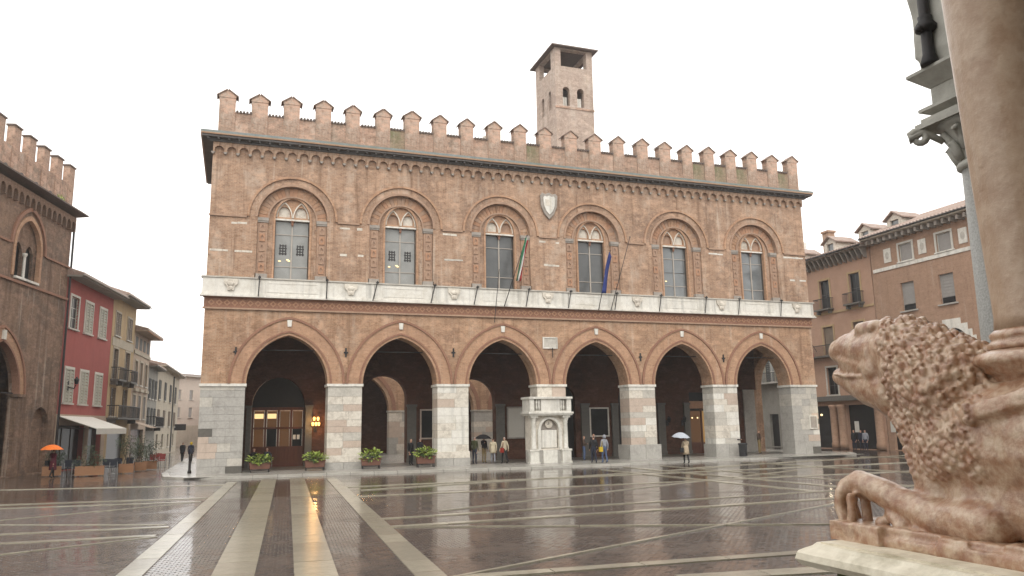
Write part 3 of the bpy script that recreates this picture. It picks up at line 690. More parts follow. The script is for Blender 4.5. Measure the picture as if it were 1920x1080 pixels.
# eave
ev = MB().box(-0.64,LX+0.64,-0.64,0.5,20.20,20.33).obj('eave', 'soffit', pal)
MB().box(-0.3,LX+0.3,-0.3,0,20.02,20.22).obj('eave_beam', 'soffit', ev)
MB().box(-0.70,LX+0.70,-0.72,-0.60,20.335,20.40).obj('gutter', 'gutter_copper', ev)
MB().box(-0.71,LX+0.71,-0.735,-0.60,20.40,20.425).obj('gutter_lip', 'gutter_pale', ev)
for s in (0,1):
    x0, x1 = (-0.72,-0.60) if s == 0 else (LX+0.60,LX+0.72)
    MB().box(x0,x1,-0.6,9.5,20.27,20.43).obj('gutter', 'gutter_copper', ev)
    x0, x1 = (-0.62,0.0) if s == 0 else (LX,LX+0.62)
    MB().box(x0,x1,0.5,9.5,20.22,20.30).obj('eave', 'soffit', pal)
MB().hull([(-0.72,-0.74,20.43),(LX+0.72,-0.74,20.43),(LX+0.72,-0.70,20.58),(-0.72,-0.70,20.58),(-0.3,0.3,20.80),(LX+0.3,0.3,20.80),(-0.3,0.3,20.44),(LX+0.3,0.3,20.44)]).obj('eave_roof', 'lead', ev)
k = 0; x = -0.3
raf = MB().box(-0.06,0.06,-0.56,-0.02,-0.12,0.0).mesh('rafter', 'soffit')
while x < LX+0.4: link('rafter', raf, ev, (x,0,20.22)); x += 0.6
# battlements
MB().box(0.25,LX-0.25,0.12,0.62,20.45,22.2).obj('parapet_wall', 'brick_parapet', pal)
mp_ = 1.9445
body = MB().box(-0.47,0.47,0.0,0.62,20.46,23.05).mesh('merlon', 'brick_parapet')
cap = MB().plate([(-0.50,23.05),(0.50,23.05),(0.50,23.20),(0,23.55),(-0.50,23.20)], [], -0.03, 0.65).mesh('merlon_gable', 'brick_parapet')
def slope(s):
    return MB().plate([(s*0.02,23.55),(s*0.62,23.13),(s*0.64,23.18),(s*0.02,23.63)] if s > 0 else [(s*0.02,23.63),(s*0.64,23.18),(s*0.62,23.13),(s*0.02,23.55)], [], -0.09, 0.71).mesh('cap_tile', 'tile_cap')
caps = [slope(-1), slope(1)]
nt_ = MB()
for k in range(5): nt_.tube([(-0.40+k*0.2,-0.08,22.20),(-0.40+k*0.2,0.62,22.32)], 0.085, 6)
notch = nt_.mesh('notch_coping', 'tile_dark')
infill = MB().box(-0.5,0.5,0.10,0.3,20.7,22.1).mesh('stained_infill', 'brick_mossy')
for i in range(23):
    x = 0.72+i*mp_
    o = link('merlon', body, pal, (x+rnd.uniform(-0.05,0.05),0.06,rnd.uniform(-0.07,0.06)))
    o.rotation_euler = (0, rnd.uniform(-0.001,0.001), 0); o.scale = (rnd.uniform(0.94,1.05),1,1)
    link('merlon_gable', cap, o)
    for c_ in caps: link('cap_tile', c_, o)
    if i < 22:
        link('notch_coping', notch, pal, (x+mp_/2,0.1,0.0))
        if i in (5,10,17,18,19,21): link('stained_infill', infill, pal, (x+mp_/2,0.0,0))
# roof behind the battlements, chimneys
MB().hull([(0.3,0.7,20.5),(LX-0.3,0.7,20.5),(LX-0.3,8.2,20.5),(0.3,8.2,20.5),(4,4.4,21.9),(LX-4,4.4,21.9)]).obj('roof', 'tile_roof', pal)
for x, y, z, m in [(7.0,5.5,24.1,'stone_white'),(12.6,5.5,24.35,'brick_tower'),(19.6,5.5,24.7,'brick_tower')]:
    c_ = MB().box(x-0.45,x+0.45,y,y+0.7,20.6,z-0.35).obj('chimney', m, pal)
    MB().box(x-0.55,x+0.55,y-0.08,y+0.78,z-0.35,z-0.22).box(x-0.4,x+0.4,y+0.1,y+0.6,z-0.22,z).obj('chimney_cap', 'stone_pale', c_)

# things fixed to the front -------------------------------------------------
sh = thing('stone_shield', 'white carved stone shield high between the third and fourth upper windows', 'coat of arms', (22.15,-0.02,16.75))
sp = [(0,0),(0.36,0.38),(0.6,0.95),(0.66,1.7),(0.5,1.9),(0.25,1.82),(0,1.95),(-0.25,1.82),(-0.5,1.9),(-0.66,1.7),(-0.6,0.95),(-0.36,0.38)]
MB().plate(sp, [], -0.14, 0.0).obj('shield_frame', 'stone_side', sh, bevel=0.03)
MB().plate([(x*0.68,0.3+z*0.72) for x, z in sp], [], -0.2, -0.14).obj('shield_field', 'stone_white', sh, bevel=0.02)
MB().box(-0.3,0.02,-0.22,-0.2,0.95,1.4).box(0.08,0.14,-0.22,-0.2,0.7,1.5).obj('shield_charge', 'stone_cream', sh)
pq = thing('stone_plaque', 'small pale marble plaque above the pulpit between the arches', 'plaque', (22.0,-0.02,7.68))
MB().plate(rect(-0.54,0.54,0,0.78), [rect(-0.46,0.46,0.08,0.70)[::-1]], -0.07, 0.0).obj('plaque_frame', 'stone_white', pq)
MB().box(-0.46,0.46,-0.03,0.0,0.08,0.70).obj('plaque_slab', 'stone_pale', pq)
MB().tube([(0.14,-0.1,0.05),(0.14,-0.1,-0.62)], 0.03, 6).obj('iron_pin', 'iron', pq)

# flags
def flag(name, label, base, tip, cols, mats_, drop):
    t = thing(name, label, 'flag', base)
    b, p = Vector((0,0,0)), Vector(tip)-Vector(base)
    MB().tube([b, p], [0.03,0.022], 8).ball(p, 0.05).obj('flag_pole', 'iron', t, smooth=True)
    for k in range(cols):
        m_ = MB(); N = 12; vs = []; fs = []
        for j in range(N+1):
            v = j/N
            for q in range(3):
                u = k/cols + q/2/cols; ang = u*7.0+v*3
                wdt = 0.10+0.42*v if k == 0 else 0.10+0.42*v
                top = p*0.985
                x = top.x - v*drop*0.22 + (u-0.5)*(0.14+0.22*v)
                y = top.y + 0.10*math.sin(ang*1.7)
                z = top.z - v*drop - u*0.35*(1-v)
                vs.append((x,y,z))
        for j in range(N):
            for q in range(2): fs.append((j*3+q, j*3+q+1, j*3+q+4, j*3+q+3))
        o = m_.add(vs, fs).obj('flag_cloth', mats_[k], t, smooth=True)
        sd_ = o.modifiers.new('solid','SOLIDIFY'); sd_.thickness = 0.012
mat('flag_green', (0.02,0.16,0.07), rough=0.8); mat('flag_white', (0.66,0.64,0.6), rough=0.8); mat('flag_red', (0.34,0.03,0.03), rough=0.8); mat('flag_blue', (0.02,0.035,0.16), rough=0.8)

# pulpit ------------------------------------------------------------------
pu = thing('stone_pulpit', 'white marble pulpit with small clock niche standing against the fourth pier', 'pulpit', (21.35,-1.25,0.12))
S = 'stone_pulpit'
MB().box(-1.28,1.28,0.1,1.2,0,0.85).obj('base', 'stone_grey', pu, bevel=0.02)
MB().box(-0.5,0.5,-0.02,0.1,0,0.82).obj('step', S, pu, bevel=0.02)
for s in (-1,1):
    x = s*1.12
    ped = MB().box(x-0.36,x+0.36,-0.15,0.35,0.0,0.12).box(x-0.31,x+0.31,-0.1,0.3,0.12,0.78).box(x-0.36,x+0.36,-0.14,0.34,0.78,0.9).obj('pedestal', S, pu, bevel=0.015)
    MB().lathe([(0.19,0.9),(0.19,0.97),(0.155,1.02),(0.15,1.9),(0.135,2.55),(0.16,2.6),(0.14,2.65),(0.21,2.85),(0.22,2.92)], (x,0.08,0), 14).obj('column', S, ped, smooth=True)
    MB().box(x-0.26,x+0.26,-0.16,0.32,2.92,3.06).obj('capital', S, ped)
    MB().box(s*0.74-0.1,s*0.74+0.1,0.0,0.18,0.85,2.2).obj('inner_pilaster', S, pu)
MB().plate(rect(-1.28,1.28,0.85,3.06), [[(-0.62,0.95),(0.62,0.95),(0.62,2.2)]+roundarc(0,2.2,0.62,14)[::-1][1:-1]+[(-0.62,2.2)]], 0.14, 1.2).obj('niche_wall', 'stone_cream', pu)
MB().strip(roundarc(0,2.2,0.78,16), roundarc(0,2.2,0.62,16), 0.02, 0.14).obj('niche_arch', S, pu)
MB().box(-0.56,0.56,0.2,0.3,0.98,2.12).obj('marble_slab', 'stone_white', pu, bevel=0.02)
MB().plate([(-0.62,2.12)]+roundarc(0,2.2,0.62,14)+[(0.62,2.12)], [], 0.34, 0.4).obj('lunette', 'stone_side', pu)
ck = MB().plate([(0.02+0.26*math.cos(a*math.pi/12),2.5+0.26*math.sin(a*math.pi/12)) for a in range(24)], [], 0.24, 0.34).obj('dial', 'stone_cream', pu)
MB().box(0.0,0.03,0.22,0.24,2.5,2.66).box(-0.1,0.02,0.22,0.24,2.48,2.51).obj('hand', 'iron', ck)
MB().box(-1.52,1.52,-0.25,1.25,3.06,3.16).box(-1.58,1.58,-0.32,1.25,3.16,3.28).obj('cornice', S, pu, bevel=0.012)
bal = MB().box(-1.46,1.46,-0.18,1.22,3.28,3.36).obj('balcony', S, pu)
for s in (-1,1):
    MB().box(s*1.3-0.16,s*1.3+0.16,-0.2,0.1,3.36,4.12).obj('corner_post', S, bal)
    for q in (0.78,0.95): MB().lathe([(0.06,3.36),(0.075,3.6),(0.05,3.75),(0.075,3.9),(0.06,4.12)], (s*q,-0.08,0), 8).obj('baluster', S, bal, smooth=True)
    MB().box(s*1.4-0.06,s*1.4+0.06,0.1,1.2,3.36,4.12).obj('side_panel', S, bal)
MB().box(-0.66,0.66,-0.16,0.0,3.36,4.12).obj('front_panel', 'stone_white', bal)
MB().box(-1.14,1.14,0.02,0.06,3.36,4.12).obj('back_panel', 'stone_side', bal)
MB().box(-1.54,1.54,-0.28,1.25,4.12,4.26).obj('rail', S, bal, bevel=0.012)

# tablets and lamps inside the loggia
for nm, lb, x0, x1, z0, z1, fm, im in [
    ('memorial_tablet','dark framed memorial tablet on the loggia wall behind the second arch',14.4,15.62,1.72,3.82,'stone_rose','tablet_black'),
    ('memorial_tablet','tall pale memorial tablet on the loggia wall behind the third arch',20.95,22.4,1.62,3.95,'stone_side','tablet_white'),
    ('memorial_tablet','black framed memorial tablet on the loggia wall behind the fourth arch',27.66,29.3,1.62,3.84,'stone_cream','tablet_black')]:
    t = thing(nm, lb, 'tablet', ((x0+x1)/2,6.2,z0)); w = (x1-x0)/2; h = z1-z0
    MB().plate(rect(-w,w,0,h), [rect(-w+0.1,w-0.1,0.1,h-0.1)[::-1]], -0.1, 0.0).obj('tablet_frame', fm, t)
    MB().box(-w+0.1,w-0.1,-0.05,-0.01,0.1,h-0.1).obj('tablet_slab', im, t)
def lantern(loc, label, lit, rz=0, group=None, s=1.0):
    t = thing('wall_lantern', label, 'lantern', loc, rz, group)
    MB().box(-0.1*s,0.1*s,-0.03,0,-0.35*s,0.1*s).tube([(0,-0.02,-0.2*s),(0,-0.25*s,-0.25*s),(0,-0.32*s,-0.08*s)], 0.025*s, 6).obj('bracket', 'iron', t)
    if lit:
        for q in ((-0.17,-0.33,0.12),(0.17,-0.33,0.12),(0,-0.42,0.12),(-0.1,-0.35,0.42),(0.12,-0.35,0.42)):
            MB().lathe([(0.055,0),(0.085,0.16),(0.06,0.24)], (q[0]*s,q[1]*s,q[2]*s-0.1*s), 8).obj('lamp_shade', 'lamp_warm', t)
        ld = bpy.data.lights.new('lantern_light','POINT'); ld.energy = 50; ld.color = (1.0,0.55,0.2); ld.shadow_soft_size = 0.15
        lo = bpy.data.objects.new('lantern_light', ld); COL.objects.link(lo); lo.parent = t; lo.location = (0,-0.75*s,0.2*s)
    else:
        MB().lathe([(0.10,-0.08),(0.17,0.22),(0.15,0.24)], (0,-0.34*s,0), 6).obj('lamp_glass', 'glass_black', t)
        MB().lathe([(0.2,0.24),(0.06,0.36),(0.03,0.44)], (0,-0.34*s,0), 6).obj('lamp_cap', 'iron', t)
    return t
lantern((7.15,6.2,2.75), 'lit wall lantern glowing orange beside the glazed entrance', True, s=1.15)
lantern((34.45,6.2,2.7), 'unlit wall lantern on brick wall behind the fifth arch, nearer the dark doorway', False)
lantern((35.85,6.2,2.7), 'unlit wall lantern on brick wall behind the fifth arch, nearer the lit shop', False)
for x in (37.0,37.5,38.4,38.9): MB().ball((x,6.53,2.95-0.25*(x>38)),(0.07,0.02,0.06)).obj('shop_lamp', 'lamp_white', sh_)

flag('tricolour_flag', 'limp green white and red flag on a leaning pole before the third window', (18.6,-0.45,10.4), (20.05,-1.2,15.2), 3, ['flag_green','flag_white','flag_red'], 3.1)
flag('blue_flag', 'limp dark blue flag on a leaning pole before the fourth window', (25.55,-0.45,10.4), (26.25,-1.2,14.5), 1, ['flag_blue'], 3.0)
t = thing('bare_flagpole', 'bare leaning flagpole beside the blue flag', 'flagpole', (26.5,-0.45,10.4))
MB().tube([(0,0,0),(1.35,-0.75,5.2)], [0.03,0.02], 8).ball((1.35,-0.75,5.2),0.045).obj('flag_pole', 'iron', t)
t = thing('bare_flagpole', 'thin bare pole standing left of the tricolour flag', 'flagpole', (17.9,-0.45,9.3))
MB().tube([(0,0,0),(0.35,-0.1,3.6)], [0.025,0.02], 8).obj('flag_pole', 'iron', t)

# courtyard behind the loggia ---------------------------------------------
cy_ = thing('courtyard_arcade', 'daylit brick courtyard arcade seen through the second and third arches', 'arcade', (0,24,0))
cc = [12.4,20.65,28.9,37.15]
oo = [(0,4.15)]
for c in cc: oo += pointed(c, 4.15, 3.1, 3.5)
oo += [(44,4.15),(44,11),(0,11)]
MB().plate(oo, [], 0, 1.0).obj('arcade_wall', 'brick_palace', cy_)
for c in cc: MB().strip(pointed(c,4.15,3.75,4.2), pointed(c,4.15,3.4,3.82), -0.08, 0.05).obj('arch_ring', 'terracotta', cy_)
for x0, x1 in [(0,9.3)]+[(cc[i]+3.1,cc[i+1]-3.1) for i in range(3)]+[(cc[3]+3.1,44)]:
    p = MB().box(x0+0.02,x1-0.02,0.02,0.98,0.05,4.0).obj('pier', 'mortar', cy_)
    MB().box(x0-0.06,x1+0.06,-0.06,1.06,4.0,4.15).obj('impost', 'stone_pale', p)
    z = 0.05
    while z < 3.95:
        h = min(rnd.uniform(0.4,0.6),4.0-z)
        xm = (x0+x1)/2+rnd.uniform(-0.3,0.3)
        for a, c in ((x0,xm),(xm,x1)): MB().box(a+0.005,c-0.005,0,1.0,z+0.005,z+h-0.005).obj('ashlar_block', rnd.choice(['stone_pale','stone_cream','stone_grey','stone_rose']), p)
        z += h
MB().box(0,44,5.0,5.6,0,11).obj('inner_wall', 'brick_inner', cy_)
MB().box(0,44,0.0,5.6,11,11.2).obj('roof', 'tile_roof', cy_)
# ================================================================== tower behind the palace
tw = thing('brick_tower', 'square brick bell tower with open belfry rising behind the palace', 'tower', (29.4,15.0,0))
TW, TD, TZ = 3.95, 5.0, 38.35
def towin(c, z0): return [(c-0.36,z0),(c+0.36,z0)]+roundarc(c,z0+1.55,0.36,8)[::-1]
holes = [towin(c, 32.5) for c in (1.1,2.6)]
belf = [(0.62,36.5),(TW-0.62,36.5),(TW-0.62,38.25),(0.62,38.25)]
MB().plate(rect(0,TW,0,TZ), holes+[belf], 0, 0.5).obj('front_wall', 'brick_tower', tw)
MB().plate(rect(0,TW,0,TZ), [towin(c, 32.5) for c in (1.1,2.6)]+[belf], TD-0.5, TD).obj('rear_wall', 'brick_tower', tw)
sb = [(0.5,36.5),(TD-1.5,36.5),(TD-1.5,38.25),(0.5,38.25)]
for xx in (0.5, TW):
    o = MB().plate(rect(0,TD-1.0,0,TZ), [towin(0.95,32.5),towin(2.75,32.5),sb], 0, 0.5).obj('side_wall', 'brick_tower', tw)
    o.matrix_local = Matrix(((0,-1,0,xx),(1,0,0,0.5),(0,0,1,0),(0,0,0,1)))
MB().box(-0.06,TW+0.06,-0.06,0.0,32.2,32.4).obj('sill_course', 'brick_parapet', tw)
MB().box(0.5,TW-0.5,0.5,TD-0.5,36.2,36.4).obj('belfry_floor', 'soffit', tw)
MB().box(0.5,TW-0.5,0.5,TD-0.5,31.8,32.0).obj('lower_floor', 'soffit', tw)
MB().hull([(-0.45,-0.5,TZ),(TW+0.45,-0.5,TZ),(TW+0.45,TD+0.5,TZ),(-0.45,TD+0.5,TZ),(-0.45,-0.5,TZ+0.12),(TW+0.45,-0.5,TZ+0.12),(TW+0.45,TD+0.5,TZ+0.12),(-0.45,TD+0.5,TZ+0.12),(TW/2,TD/2,TZ+1.0)]).obj('roof', 'tile_dark', tw)
for c in (1.1,2.6):
    for q in (-0.12,0.12): MB().box(c+q-0.1,c+q+0.1,0.42,0.48,32.5,33.55).obj('window_board', 'stone_white', tw)

# ================================================================== generic street houses
def shutters(w, x0, x1, z0, z1, m, opened):
    h = z1-z0; wd = (x1-x0)/2
    for s in (0,1):
        b_ = MB(); n = max(4, int(h/0.22))
        b_.box(0,0.07,-0.05,0,0,h).box(wd-0.07,wd,-0.05,0,0,h).box(0.07,wd-0.07,-0.05,0,0,0.08).box(0.07,wd-0.07,-0.05,0,h-0.08,h).box(0.07,wd-0.07,-0.05,0,h/2-0.04,h/2+0.04)
        sl = MB()
        for k in range(n):
            zz = 0.1+k*(h-0.2)/n
            sl.add([(0.07,-0.035,zz),(wd-0.07,-0.035,zz),(wd-0.07,-0.005,zz+0.9*(h-0.2)/n),(0.07,-0.005,zz+0.9*(h-0.2)/n)], [(0,1,2,3)])
        o = b_.add(sl.v, sl.f).obj('shutter', m, w)
        if s == 0:
            o.location = (x0,-0.03,z0)
            if opened: o.rotation_euler = (0,0,math.pi-opened); o.location = (x0-0.02,-0.04,z0)
        else:
            o.location = (x1-wd,-0.03,z0)
            if opened: o.location = (x1+0.02,-0.04,z0); o.rotation_euler = (0,0,opened)
def window(par, x0, x1, z0, z1, frame='frame_grey', pane='glass_black', case=None, shut=None, opened=0.0, sill='stone_pale', y=0.14, grid=(2,3)):
    w = MB().plate(rect(x0,x1,z0,z1), [rect(x0+0.06,x1-0.06,z0+0.06,z1-0.06)[::-1]], y-0.03, y+0.05).obj('window', frame, par)
    nx, nz = grid; W = (x1-x0-0.12)/nx; H = (z1-z0-0.12)/nz
    for i in range(nx):
        for k in range(nz):
            a, c = x0+0.06+i*W, z0+0.06+k*H
            MB().box(a+0.02,a+W-0.02,y,y+0.02,c+0.02,c+H-0.02).obj('pane', pane, w)
    bars = MB()
    for i in range(1,nx): bars.box(x0+0.06+i*W-0.025,x0+0.06+i*W+0.025,y-0.02,y+0.04,z0,z1)
    for k in range(1,nz): bars.box(x0,x1,y-0.015,y+0.035,z0+0.06+k*H-0.02,z0+0.06+k*H+0.02)
    if bars.v: bars.obj('glazing_bar', frame, w)
    if case:
        MB().plate(rect(x0-0.16,x1+0.16,z0-0.02,z1+0.16), [rect(x0,x1,z0,z1)[::-1]], -0.05, 0.0).obj('casing', case, w)
    MB().box(x0-0.22,x1+0.22,-0.14,0.05,z0-0.12,z0-0.02).obj('sill', sill, w)
    if shut: shutters(w, x0, x1, z0, z1, shut, opened)
    return w
def balcony(par, x0, x1, z, d=0.8, m='iron', slab='stone_grey', solid=False):
    bq = MB().box(x0,x1,-d,0,z-0.14,z).box(x0+0.15,x0+0.35,-d*0.7,0,z-0.45,z-0.14).box(x1-0.35,x1-0.15,-d*0.7,0,z-0.45,z-0.14).obj('balcony', slab, par)
    g = MB().box(x0,x1,-d,-d+0.04,z+0.92,z+0.98).box(x0,x0+0.04,-d,0,z+0.92,z+0.98).box(x1-0.04,x1,-d,0,z+0.92,z+0.98)
    n = int((x1-x0)/0.13)
    for k in range(n+1): g.box(x0+(x1-x0-0.02)*k/n,x0+(x1-x0-0.02)*k/n+0.02,-d+0.01,-d+0.03,z,z+0.92)
    for s in (x0,x1-0.02):
        for k in range(1,5): g.box(s,s+0.02,-d*k/5,-d*k/5+0.02,z,z+0.92)
    g.obj('railing', m, bq)
def shell(par, w, h, depth, m, holes, thick=0.35, base=None):
    MB().plate(rect(0,w,0,h), holes, 0, thick).obj('wall', m, par)
    MB().box(0,0.3,thick,depth,0,h).box(w-0.3,w,thick,depth,0,h).box(0.3,w-0.3,depth-0.3,depth,0,h).obj('rear_wall', m, par)
    MB().box(0.3,w-0.3,thick,depth-0.3,h-0.3,h-0.1).obj('ceiling', 'soffit', par)
    MB().box(0.3,w-0.3,1.6,1.75,0,h-0.3).obj('room_wall', 'door_black', par)
def roof(par, w, h, depth, over=0.8, rise=2.4, m='tile_roof', soff='stone_side', tiles=True, gut='frame_grey'):
    MB().box(-0.1,w+0.1,-over,depth,h-0.02,h+0.10).obj('eave', soff, par)
    r_ = MB().hull([(-0.12,-over-0.06,h+0.104),(w+0.12,-over-0.06,h+0.104),(w+0.12,depth,h+0.104),(-0.12,depth,h+0.104),(-0.12,-over-0.06,h+0.2),(w+0.12,-over-0.06,h+0.2),(-0.12,depth*0.5,h+rise),(w+0.12,depth*0.5,h+rise)]).obj('roof', m, par)
    MB().tube([(-0.12,-over-0.1,h+0.12),(w+0.12,-over-0.1,h+0.12)], 0.07, 6).obj('gutter', gut, par)
    if tiles:
        n = int(w/0.34); L = depth*0.5+over
        me = MB().tube([(0,-over-0.05,h+0.2),(0,depth*0.5,h+rise+0.02)], 0.1, 6).mesh('tile_row', m)
        for k in range(n+1): link('tile_row', me, r_, (w*k/n,0,0.0))
    return r_

# --- brick loggia building at the left edge (local x runs away from the camera)
def along(a): return math.atan2(math.cos(R(a)), math.sin(R(a)))
lb = thing('battlemented_hall', 'dark brick battlemented hall with pointed window at the left edge', 'hall', (-9.4,11.3,0), along(13.3))
W0 = -24.0; LH = 17.6
arch_c = -7.3
bigs = [door(c,0.05,4.9,2.3,pointed(c,4.9,2.3,3.1)) for c in (-7.6,-15.5)]
winr = [door(c,12.0,13.9,1.55,pointed(c,13.9,1.55,1.9)) for c in (-5.6,-13.4,-20.5)]
nic = [(-3.3,0.1),(-1.0,0.1),(-1.0,3.0)]+pointed(-2.15,3.0,1.15,1.25,8)[::-1][1:-1]+[(-3.3,3.0)]
MB().plate(rect(W0,0,0,LH), bigs+winr+[nic], 0, 0.5).obj('wall', 'brick_left', lb)
MB().box(-3.4,-0.9,0.35,0.5,0.05,4.4).obj('niche_back', 'brick_left', lb)
MB().box(W0,0.0,6.0,6.5,0,LH).box(-0.5,0,0.5,6.0,0,LH).obj('rear_wall', 'brick_left', lb)
MB().box(W0,0,0.5,6,9.0,9.3).box(W0,-0.5,0.5,6,LH-0.3,LH).obj('ceiling', 'brick_inner', lb)
MB().box(W0,-0.5,2.6,2.8,9.4,LH-0.4).obj('room_wall', 'door_black', lb)
MB().box(W0,-0.5,5.0,5.2,0,9.0).obj('loggia_wall', 'brick_inner', lb)
for c in (-7.6,-15.5):
    a = MB().strip(pointed(c,4.9,2.95,3.85), pointed(c,4.9,2.3,3.1), -0.06, 0.0).obj('arch_ring', 'brick_ring', lb)
    MB().strip(pointed(c,4.9,3.08,4.0), pointed(c,4.9,2.95,3.85), -0.14, 0.0).obj('arch_moulding', 'terracotta', a)
    MB().strip(pointed(c,4.9,2.42,3.22), pointed(c,4.9,2.28,3.06), -0.12, 0.3).obj('arch_moulding', 'terracotta', a)
    MB().box(c-0.14,c+0.14,-0.2,-0.02,8.05,8.6).obj('keystone', 'stone_white', a)
    for s in (-1,1): MB().box(c+s*2.62-0.42,c+s*2.62+0.42,-0.16,0.55,4.78,4.95).obj('impost', 'brick_left', a)
    MB().tube([(c-2.3,0.25,5.0),(c+2.3,0.25,5.0)], 0.04, 6).obj('tie_rod', 'iron', a)
for c in (-5.6,-13.4,-20.5):
    w = MB().strip(pointed(c,13.9,2.15,2.7), pointed(c,13.9,1.95,2.45), -0.13, 0.0).obj('window', 'terracotta', lb)
    MB().strip([(c-1.75,12.0)]+pointed(c,13.9,1.75,2.15)+[(c+1.75,12.0)], [(c-1.5,12.0)]+pointed(c,13.9,1.5,1.85)+[(c+1.5,12.0)], -0.07, 0.2).obj('arch_moulding', 'brick_ring', w)
    lob = [door(c+s*0.68,12.05,13.5,0.5,pointed(c+s*0.68,13.5,0.5,0.75,8)) for s in (-1,1)]
    MB().plate(door(c,12.0,13.9,1.52,pointed(c,13.9,1.52,1.87)), [l for l in lob], 0.25, 0.45).obj('tracery', 'brick_left', w)
    MB().lathe([(0.12,0),(0.09,0.1),(0.085,1.35),(0.16,1.5),(0.16,1.6)], (c,0.16,12.05), 10).obj('colonnette', 'stone_white', w)
    MB().box(c-1.4,c+1.4,-0.18,0.3,11.86,12.0).obj('sill', 'stone_white', w)
    for s in (-1,1): MB().plate(lob[0 if s < 0 else 1], [], 0.43, 0.44).obj('pane', 'glass_black', w)
for c0, c1, z in [(W0,0.05,11.7)]: MB().box(c0,c1,-0.13,0,z-0.1,z+0.06).obj('string_course', 'terracotta', lb)
for a, c in [(-3.45,0.05),(-11.2,-7.75),(-18.3,-15.6)]: MB().box(a,c,-0.1,0,13.85,13.97).obj('string_course', 'terracotta', lb)
na2 = 34; pp = 24.0/na2
cm2 = MB().plate([(-pp/2,0.9),(-pp/2,-0.1),(-pp/2+0.09,-0.1),(-pp/2+0.1,0.3)]+roundarc(0,0.3,pp/2-0.1,8,0.26)[1:-1]+[(pp/2-0.1,0.3),(pp/2-0.09,-0.1),(pp/2,-0.1),(pp/2,0.9)], [], -0.26, 0.0).mesh('corbel_arch', 'brick_left')
for i in range(na2): link('corbel_arch', cm2, lb, (W0+(i+0.5)*pp,-0.001,16.55))
ev2 = MB().hull([(W0,-0.75,17.75),(0.75,-0.75,17.75),(W0,-0.75,17.84),(0.75,-0.75,17.84),(W0,0.4,18.15),(0.55,0.4,18.15),(W0,0.4,17.6),(0.55,0.4,17.6)]).obj('eave', 'tile_dark', lb)
MB().box(W0,-0.05,0.1,0.6,17.9,19.7).obj('parapet_wall', 'brick_parapet', lb)
me_ = MB().box(-0.42,0.42,0,0.42,17.8,21.0).mesh('merlon', 'brick_parapet'); mc_ = MB().box(-0.48,0.48,-0.06,0.48,21.0,21.1).mesh('merlon_cap', 'tile_dark')
for i in range(13):
    o = link('merlon', me_, lb, (-0.55-i*1.85,0.05,0)); link('merlon_cap', mc_, o)
    ah = MB().strip(roundarc(0,18.15,0.3,8), roundarc(0,18.15,0.01,8), -0.02, 0.05).obj('drain_hole', 'soffit', lb, loc=(-0.55-0.92-i*1.85,0.08,0)) if i < 8 else None
MB().tube([(0.12,-0.1,17.4),(0.12,-0.12,11),(0.12,-0.12,0.2)], 0.075, 8).obj('downpipe', 'iron', lb)
t = thing('green_tuft', 'small green weed growing on the eave of the dark brick hall', 'weed', (-9.4,11.3,0), along(13.3)); 
rq = random.Random(5); m_ = MB()
for k in range(60):
    p = Vector((-2.95+rq.uniform(-.35,.35),-0.45+rq.uniform(-.15,.15),17.9+rq.uniform(0,.3))); d = Vector((rq.uniform(-1,1),rq.uniform(-1,1),rq.uniform(0,1))).normalized()*0.12; e = d.orthogonal().normalized()*0.05
    m_.add([p-d,p+e,p+d,p-e],[(0,1,2,3)])
m_.obj('foliage','leaf_lime',t)

# --- houses down the street
mat('plaster_red', (0.36,0.10,0.085), (0.32,0.085,0.075), 1.2, 0.9, 0.05, stain=(0.27,0.08,0.07), samt=0.5, streak=0.15)
mat('plaster_ochre', (0.46,0.335,0.19), (0.40,0.29,0.165), 1.2, 0.9, 0.05, stain=(0.27,0.2,0.13), samt=0.6, streak=0.25)
mat('plaster_beige', (0.44,0.34,0.26), (0.38,0.295,0.225), 1.2, 0.9, 0.05, stain=(0.27,0.21,0.16), samt=0.5)
mat('plaster_grey', (0.30,0.285,0.25), (0.24,0.23,0.2), 1.2, 0.9, 0.05, stain=(0.16,0.15,0.13), samt=0.5)
mat('plaster_cream', (0.47,0.41,0.32), (0.41,0.36,0.28), 1.2, 0.9, 0.05, stain=(0.28,0.24,0.19), samt=0.5, streak=0.2)
mat('plaster_hazed', (0.58,0.50,0.42), (0.53,0.45,0.38), 1.0, 0.9)  # distance haze is put into this paler plaster colour
mat('plaster_far_pink', (0.46,0.24,0.18), (0.40,0.2,0.15), 1.0, 0.9)
mat('shutter_cream', (0.42,0.40,0.33), (0.36,0.345,0.285), 3, 0.7)
mat('shutter_brown', (0.20,0.155,0.115), (0.16,0.125,0.095), 3, 0.7)
mat('shutter_dark', (0.10,0.10,0.095), (0.075,0.075,0.07), 3, 0.7)
mat('shutter_grey', (0.32,0.305,0.285), (0.28,0.265,0.25), 3, 0.7)
mat('awning', (0.66,0.64,0.58), (0.60,0.58,0.52), 2, 0.7)
mat('white_casing', (0.60,0.58,0.52), (0.52,0.50,0.45), 3, 0.7)

